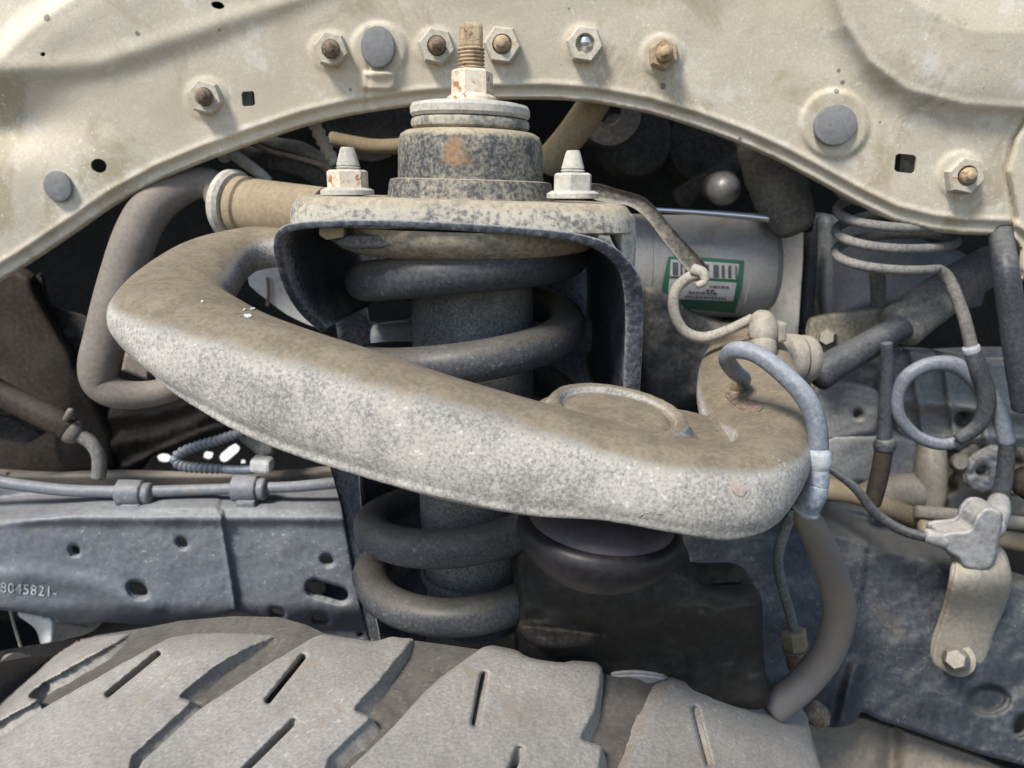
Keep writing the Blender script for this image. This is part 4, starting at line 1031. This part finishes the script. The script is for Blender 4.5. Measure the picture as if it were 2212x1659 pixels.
# connector, its cable and bracket
vb = thing('hose_bracket', 'tan curved metal bracket bolted to the chassis plate at right', 'bracket', V(2070, 1440, .55))
bo_ = catmull([(2062, 1185), (2060, 1226), (2048, 1295), (2030, 1350), (2015, 1395), (2014, 1432), (2038, 1450), (2066, 1446), (2094, 1430), (2126, 1436), (2147, 1371), (2172, 1310), (2186, 1262), (2181, 1219), (2162, 1181), (2110, 1172)], 4, True)
def brY(x, y, sd):
    c = 2110 - .18 * (y - 1200)
    return .545 + .030 * np.clip((1260 - y) / 80, 0, 1) ** 1.5 * 0 + .0045 * ((x - c) / 50) ** 2 * np.where(x > c, 1, .3) - .022 * np.exp(-((y - 1255) / 60) ** 2)
sheet('plate', bo_, brY, M_alutan, vb, step=4, thick=.004, rnd=6, rdep=.004)
bt = axis_lathe('bolt', (2067, 1424, .55), (2064, 1424, .520), [(4, 0), (36, .0), (36, .18), (30, .22), (26, .24), (26, .75), (20, 1), (3, 1)], M_alutan, vb, 24)
axis_lathe('bolt_head', (2064, 1424, .530), (2064, 1424, .514), [(4, 0), (25, .0), (25, .7), (19, 1), (3, 1)], M_alutan, bt, 6)
vc = thing('plug_connector', 'pale grey cable connector sitting on top of the tan bracket', 'connector', V(2100, 1230, .53))
sheet('body', catmull([(2033, 1152), (2042, 1190), (2068, 1206), (2084, 1228), (2139, 1231), (2157, 1182), (2166, 1110), (2130, 1096), (2106, 1116), (2092, 1143)], 3, True), lambda x, y, sd: .525 + .0006 * fbm(x, y, 50, 3, 61), M_alu, vc, step=4, thick=.02, rnd=7, rdep=.006)
tube('neck', [(2158, 1085, .57, 22), (2152, 1110, .55, 27), (2140, 1140, .535, 28)], M_alu, vc, 16, 4)
tube('nose', [(2040, 1168, .53, 17), (2015, 1160, .53, 17), (2000, 1156, .53, 15)], M_alu, vc, 14, 4)
tube('cable', [(2002, 1160, .53, 12), (1960, 1150, .535, 11), (1925, 1133, .54, 11), (1885, 1102, .545, 11), (1847, 1054, .55, 10), (1792, 1012, .56, 9), (1750, 995, .57, 9)], M_blackhose, vc, 14)

# engine castings behind the right side
eng = thing('engine_casting', 'grey cast aluminium engine side with ribs seen behind the hoses', 'engine', V(1950, 1090, .72))
sheet('flange_plate', catmull([(1760, 830), (1880, 835), (1900, 870), (1894, 925), (1860, 940), (1765, 945)], 3, True), lambda x, y, sd: .70 + .001 * fbm(x, y, 50, 3, 71), M_alu, eng, holes=[ell(1853, 895, 10, 10)], step=5, thick=.008, rnd=8, rdep=.006)
sheet('side_wall', catmull([(1750, 760), (1900, 775), (2080, 760), (2260, 780), (2260, 985), (2100, 980), (1980, 975), (1750, 950)], 3, True), lambda x, y, sd: .745 + .002 * np.sin(x * .045) + .003 * fbm(x, y, 70, 3, 72), M_greyblue, eng, step=7, thick=.02)
sheet('lower_wall', catmull([(1765, 948), (1880, 940), (1980, 952), (1982, 1030), (1960, 1060), (1880, 1044), (1770, 1040)], 3, True), lambda x, y, sd: .70 + .001 * fbm(x, y, 60, 3, 73), M_alu, eng, step=6, thick=.02, rnd=10, rdep=.01)
tube('bearing_boss', [(1870, 1065, .71, 33), (1900, 1062, .70, 36), (1950, 1062, .695, 40), (1978, 1060, .695, 40)], M_alutan, eng, 24, 4)
tube('boss_column', [(2012, 960, .70, 28), (2012, 1010, .69, 32), (2010, 1060, .69, 32), (2006, 1092, .69, 30)], M_alutan, eng, 20, 4)
tube('oil_pipe', [(1980, 1105, .66, 14), (2050, 1112, .66, 15), (2120, 1122, .66, 15), (2260, 1135, .66, 15)], M_alutan, eng, 16)
tube('oil_pipe', [(1990, 1136, .65, 14), (2060, 1146, .65, 14), (2140, 1160, .65, 18), (2260, 1180, .65, 22)], M_tan, eng, 16)
tube('exhaust_pipe', [(1740, 1056, .68, 26), (1800, 1060, .68, 26), (1860, 1072, .68, 24), (1960, 1112, .68, 22), (2080, 1150, .68, 22)], M_tan, eng, 18)
# gearbox case seen through the hose loop
def gbY(x, y, sd):
    Y = .72 + .002 * fbm(x, y, 80, 3, 76)
    Y -= .022 * np.exp(-((y - 872 - .12 * (x - 2020)) / 16) ** 2)
    Y -= .014 * np.exp(-((y - 945) / 14) ** 2)
    for xx, ww in ((1985, 8), (2052, 7), (2120, 9)): Y -= .010 * np.exp(-((x - xx - .15 * (y - 870)) / ww) ** 2)
    return Y
sheet('gearbox_case', catmull([(1925, 770), (2060, 765), (2150, 780), (2260, 800), (2260, 970), (2120, 975), (1980, 965), (1925, 900)], 3, True), gbY, M_alu, eng, holes=[ell(2084, 905, 24, 17)], step=5, thick=.02, rnd=8, rdep=.008)
for (x, y, Y, r, mt) in ((2075, 1000, .67, 17, M_alutan), (2120, 998, .68, 22, M_alu), (2190, 1045, .67, 22, M_alutan)):
    axis_lathe('casting_boss', (x, y, Y + .03), (x, y, Y), [(4, 0), (r + 5, 0), (r, .3), (r, .85), (r - 4, 1), (2, 1)], mt, eng, 20)
sheet('lower_casting', catmull([(1975, 965), (2060, 955), (2200, 960), (2260, 1000), (2260, 1110), (2120, 1112), (1985, 1100)], 3, True), lambda x, y, sd: .725 + .012 * np.sin((x + .4 * y) * .055) + .004 * fbm(x, y, 60, 3, 77), M_alutan, eng, holes=[ell(2050, 1050, 16, 12), ell(2190, 1000, 20, 14)], step=5, thick=.02, rnd=10, rdep=.01)
sheet('clip_plate', catmull([(2095, 1000), (2150, 965), (2172, 985), (2165, 1040), (2120, 1065), (2088, 1045)], 3, True), lambda x, y, sd: .665 + .003 * fbm(x, y, 30, 3, 75), M_alu, eng, holes=[ell(2122, 1018, 15, 12)], step=4, thick=.006, rnd=5, rdep=.004)
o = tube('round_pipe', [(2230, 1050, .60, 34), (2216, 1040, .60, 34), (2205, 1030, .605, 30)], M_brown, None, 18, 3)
tag(o, 'brown round pipe end at the right edge beside the drain hose', 'pipe')

# ------------------------------------------------------------------ left side behind the arm
o = tube('stabiliser_bar', [(474, 432, .60, 30), (462, 402, .605, 33), (425, 396, .605, 33), (370, 418, .60, 38), (322, 458, .59, 43), (292, 515, .58, 45), (268, 590, .575, 46), (247, 660, .57, 45), (228, 730, .565, 43), (213, 790, .56, 41), (220, 828, .56, 38), (255, 850, .56, 33), (315, 852, .565, 29), (380, 836, .57, 27), (450, 800, .58, 26)], M_bar, None, 24, 8)
tag(o, 'bent grey-brown stabiliser bar behind the left curve of the control arm', 'stabiliser bar')
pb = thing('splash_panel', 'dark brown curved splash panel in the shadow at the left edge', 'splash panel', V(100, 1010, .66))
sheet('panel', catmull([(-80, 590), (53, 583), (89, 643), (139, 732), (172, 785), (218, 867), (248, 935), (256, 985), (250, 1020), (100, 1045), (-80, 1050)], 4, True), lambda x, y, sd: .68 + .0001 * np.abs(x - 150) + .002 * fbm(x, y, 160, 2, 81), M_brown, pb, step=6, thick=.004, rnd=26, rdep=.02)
o = sheet('wheelhouse_brace', catmull([(85, 590), (110, 660), (190, 690), (205, 760), (180, 800), (120, 740), (70, 640)], 4, True), .72, M_darkpart, None, holes=[ell(147, 719, 18, 11)], step=5, thick=.004)
tag(o, 'dark brace with an oval hole behind the stabiliser bar', 'brace')
hs = thing('steering_hose', 'brown hose with grey bent metal end in the lower left shadow', 'hose', V(215, 1013, .61))
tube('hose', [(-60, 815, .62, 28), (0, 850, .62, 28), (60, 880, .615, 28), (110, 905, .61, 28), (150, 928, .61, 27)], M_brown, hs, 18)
tube('crimp', [(140, 922, .61, 25), (158, 934, .61, 26), (168, 940, .61, 22)], M_bar, hs, 18, 3)
tube('bent_end', [(165, 938, .61, 15), (192, 952, .61, 15), (210, 975, .61, 15), (215, 1000, .61, 15), (213, 1030, .61, 15)], M_coilgrey, hs, 16)
tube('bleed_nipple', [(143, 905, .605, 7), (152, 890, .60, 8), (155, 884, .60, 6)], M_bar, hs, 10, 3)
o = sheet('hose_guide', [(-60, 880), (20, 893), (97, 935), (60, 958), (0, 948), (-60, 930)], lambda x, y, sd: .64 + .0003 * x, M_darkpart, None, step=5, thick=.01, rnd=6, rdep=.004)
tag(o, 'grey wedge shaped guide below the brown hose at the left edge', 'guide')
tb = thing('rubber_gaiter', 'brown folded rubber gaiter under the stabiliser bar', 'gaiter', V(400, 1010, .70))
def gaY(x, y, sd):
    d, s = dpath(x, y, [(240, 960), (330, 945), (420, 915), (520, 850)]); Y = .70 - .012 * np.exp(-(d / 20) ** 2)
    d, s = dpath(x, y, [(270, 1010), (350, 970), (450, 930), (560, 900)]); Y -= .010 * np.exp(-(d / 10) ** 2)
    d, s = dpath(x, y, [(240, 900), (330, 895), (430, 865)]); Y -= .012 * np.exp(-(d / 16) ** 2)
    return Y + .002 * fbm(x, y, 60, 3, 83)
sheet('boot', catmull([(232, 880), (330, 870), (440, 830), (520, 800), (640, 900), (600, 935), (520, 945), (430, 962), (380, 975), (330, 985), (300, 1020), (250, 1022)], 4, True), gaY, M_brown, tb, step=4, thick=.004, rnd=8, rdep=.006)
o = sheet('brake_caliper_edge', [(270, 760), (330, 790), (320, 822), (262, 800)], .62, M_bar, None, step=4, thick=.01, rnd=5, rdep=.004)
tag(o, 'small olive-brown block between the stabiliser bar and the arm', 'block')
o = sheet('inner_liner', catmull([(535, 600), (640, 560), (700, 700), (640, 690), (580, 650)], 3, True), .66, M_whitecast, None, step=5, thick=.003)
tag(o, 'pale patch of inner liner inside the curve of the control arm', 'liner')
tube('liner_wire', [(578, 600, .655, 4), (580, 630, .655, 4), (578, 660, .655, 4)], M_red, o, 8)

cw = thing('corrugated_wire', 'bluish corrugated conduit bent into a hairpin above the chassis rail', 'conduit', V(450, 1015, .62))
tube('conduit', [(535, 928, .625, 10), (480, 948, .622, 11), (430, 963, .62, 11), (392, 978, .618, 11), (379, 994, .616, 11), (396, 1007, .614, 11), (440, 1011, .612, 11), (480, 1013, .612, 10)], M_hose, cw, 12, 8, ribs=230)
tube('wire_end', [(478, 1013, .612, 9), (510, 1015, .612, 10), (548, 1014, .612, 10)], M_sleeve, cw, 12)
box('plug', V(566, 1003, .615), PX(44, 1003, .615), .016, PX(30, 1003, .615), M_whitecast, cw, Matrix.Rotation(.1, 3, 'Y'), .003)
sheet('plug_body', smooth([(515, 945), (555, 930), (590, 955), (590, 985), (560, 992), (548, 975)], 3), .63, M_coilgrey, cw, step=4, thick=.014, rnd=8, rdep=.008)
o = sheet('rail_top_liner', catmull([(-80, 1015), (100, 1022), (250, 1018), (420, 1022), (600, 1020), (740, 1010), (740, 1060), (560, 1062), (250, 1072), (-80, 1050)], 4, True), lambda x, y, sd: .66 + .0002 * (y - 1000), M_bar, None, step=7, thick=.004, rnd=8, rdep=.01)
tag(o, 'dusty brown ledge behind the line along the rail top', 'ledge')

# wiring in the gap below the fender at left of the cap
hw = thing('wiring_loom', 'bundle of dusty wires tucked under the fender edge left of the mount', 'wiring', V(600, 390, .66))
tube('wire_bundle', [(495, 318, .66, 16), (545, 335, .655, 18), (600, 350, .65, 20), (650, 362, .65, 20), (705, 395, .65, 18)], M_darkpart, hw, 14, flat=.6, upv=(0, -1, 0))
tube('wire_bundle', [(560, 295, .66, 13), (600, 312, .655, 15), (650, 322, .65, 16), (690, 345, .65, 15), (720, 375, .65, 12)], M_coilgrey, hw, 14)
tube('red_wire', [(545, 305, .645, 5), (580, 325, .645, 5), (640, 340, .64, 5), (718, 362, .64, 7)], M_red, hw, 10)
tube('pale_wire', [(492, 325, .64, 12), (530, 352, .635, 13), (560, 374, .63, 12), (580, 392, .63, 11)], M_washer, hw, 12)
box('wire_clip', V(486, 340, .64), PX(26, 340, .64), .01, PX(20, 340, .64), M_washer, hw, Matrix.Rotation(-.3, 3, 'Y'), .003)
o = tube('braided_hose', [(672, 250, .63, 13), (690, 290, .63, 14), (708, 325, .63, 13), (724, 352, .63, 12)], M_cablelight, None, 14, 8, ribs=160)
tag(o, 'pale braided hose dropping from the fender edge left of the cap', 'hose')
o = lathe('engine_drum', V(800, 250, .74), (0, -1, 0), [(.002, -.05), (.042, -.05), (.044, 0), (.040, .008), (.002, .010)], M_darkpart, None, 40)
tag(o, 'dark round drum in the gap left of the mount cap', 'drum')
o = tube('tan_pipe', [(715, 300, .70, 16), (770, 312, .70, 17), (820, 318, .70, 17), (900, 312, .70, 16)], M_tan, None, 16)
tag(o, 'tan horizontal pipe below the dark drum left of the cap', 'pipe')
o = tube('tan_tube', [(1295, 205, .62, 33), (1265, 250, .63, 34), (1228, 300, .64, 33), (1180, 355, .655, 32)], M_tan, None, 20)
tag(o, 'tan dusty tube slanting down behind the right of the mount cap', 'tube')
o = lathe('bolt_boss', V(1318, 243, .70), (0, -1, 0), [(.002, -.05), (.030, -.05), (.030, -.004), (.027, 0), (.010, 0), (.009, -.008), (.002, -.008)], M_darkpart, None, 32)
tag(o, 'dark round boss with a centre hole beside the tan tube', 'boss')
dk = thing('pump_body', 'dark rounded pump body deep in the gap above the canister', 'pump', V(1520, 400, .80))
lathe('housing', V(1525, 300, .84), (.1, -1, -.15), [(.002, -.06), (.048, -.06), (.052, -.02), (.050, 0), (.042, .012), (.002, .016)], M_darkpart, dk, 40)
lathe('side_drum', V(1370, 300, .82), (.2, -1, 0), [(.002, -.06), (.040, -.06), (.042, 0), (.036, .01), (.002, .012)], M_darkpart, dk, 36)
tube('bracket_arm', [(1470, 430, .80, 26), (1510, 400, .79, 22), (1560, 370, .79, 20), (1620, 330, .79, 24)], M_darkpart, dk, 16)
sp = bmesh.new(); bmesh.ops.create_uvsphere(sp, u_segments=28, v_segments=18, radius=PX(35, 405, .72))
for v in sp.verts:
    v.co.z *= 1.0; v.co.y *= 1.15
bmesh.ops.translate(sp, verts=sp.verts, vec=V(1562, 408, .72)); me = bpy.data.meshes.new('domed_cap'); sp.to_mesh(me); sp.free()
M_dome = dusty('dull_chrome', (.20, .20, .205), (.12, .115, .11), cover=.45, fine=260, patch=40, rough=.55, metal=.5, bump=.05)
o = link('domed_cap', me, M_dome); tag(o, 'dull silver domed cap shining in the dark gap above the canister', 'cap')
lathe('cap_collar', V(1562, 408, .74), (0, 1, 0), round_prof(PX(38, 405, .74), -.004, .02, .003), M_darkpart, o, 32)
o = tube('rubber_duct', [(1648, 285, .66, 60), (1662, 340, .655, 62), (1684, 410, .65, 60), (1708, 470, .645, 52), (1716, 490, .645, 44)], dusty('duct_dirt', (.06, .054, .046), (.16, .14, .115), cover=.48, top=.3, topcol=(.22, .19, .15), fine=300, patch=26, contrast=.2, rough=.85, bump=.35), None, 28, 8, wob=.03)
tag(o, 'thick mud caked rubber duct hanging below the fender edge', 'duct')
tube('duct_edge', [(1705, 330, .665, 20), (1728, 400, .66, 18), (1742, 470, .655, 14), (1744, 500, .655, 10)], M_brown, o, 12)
o = sheet('inner_case', catmull([(1375, 620), (1480, 640), (1560, 690), (1640, 700), (1650, 760), (1560, 850), (1470, 880), (1380, 880)], 4, True), lambda x, y, sd: .66 + .01 * np.sin(x * .03) + .002 * fbm(x, y, 80, 3, 91), M_darkpart, None, step=6, thick=.02, rnd=30, rdep=.03)
tag(o, 'brown grimy casting behind the right leg of the control arm', 'casting')
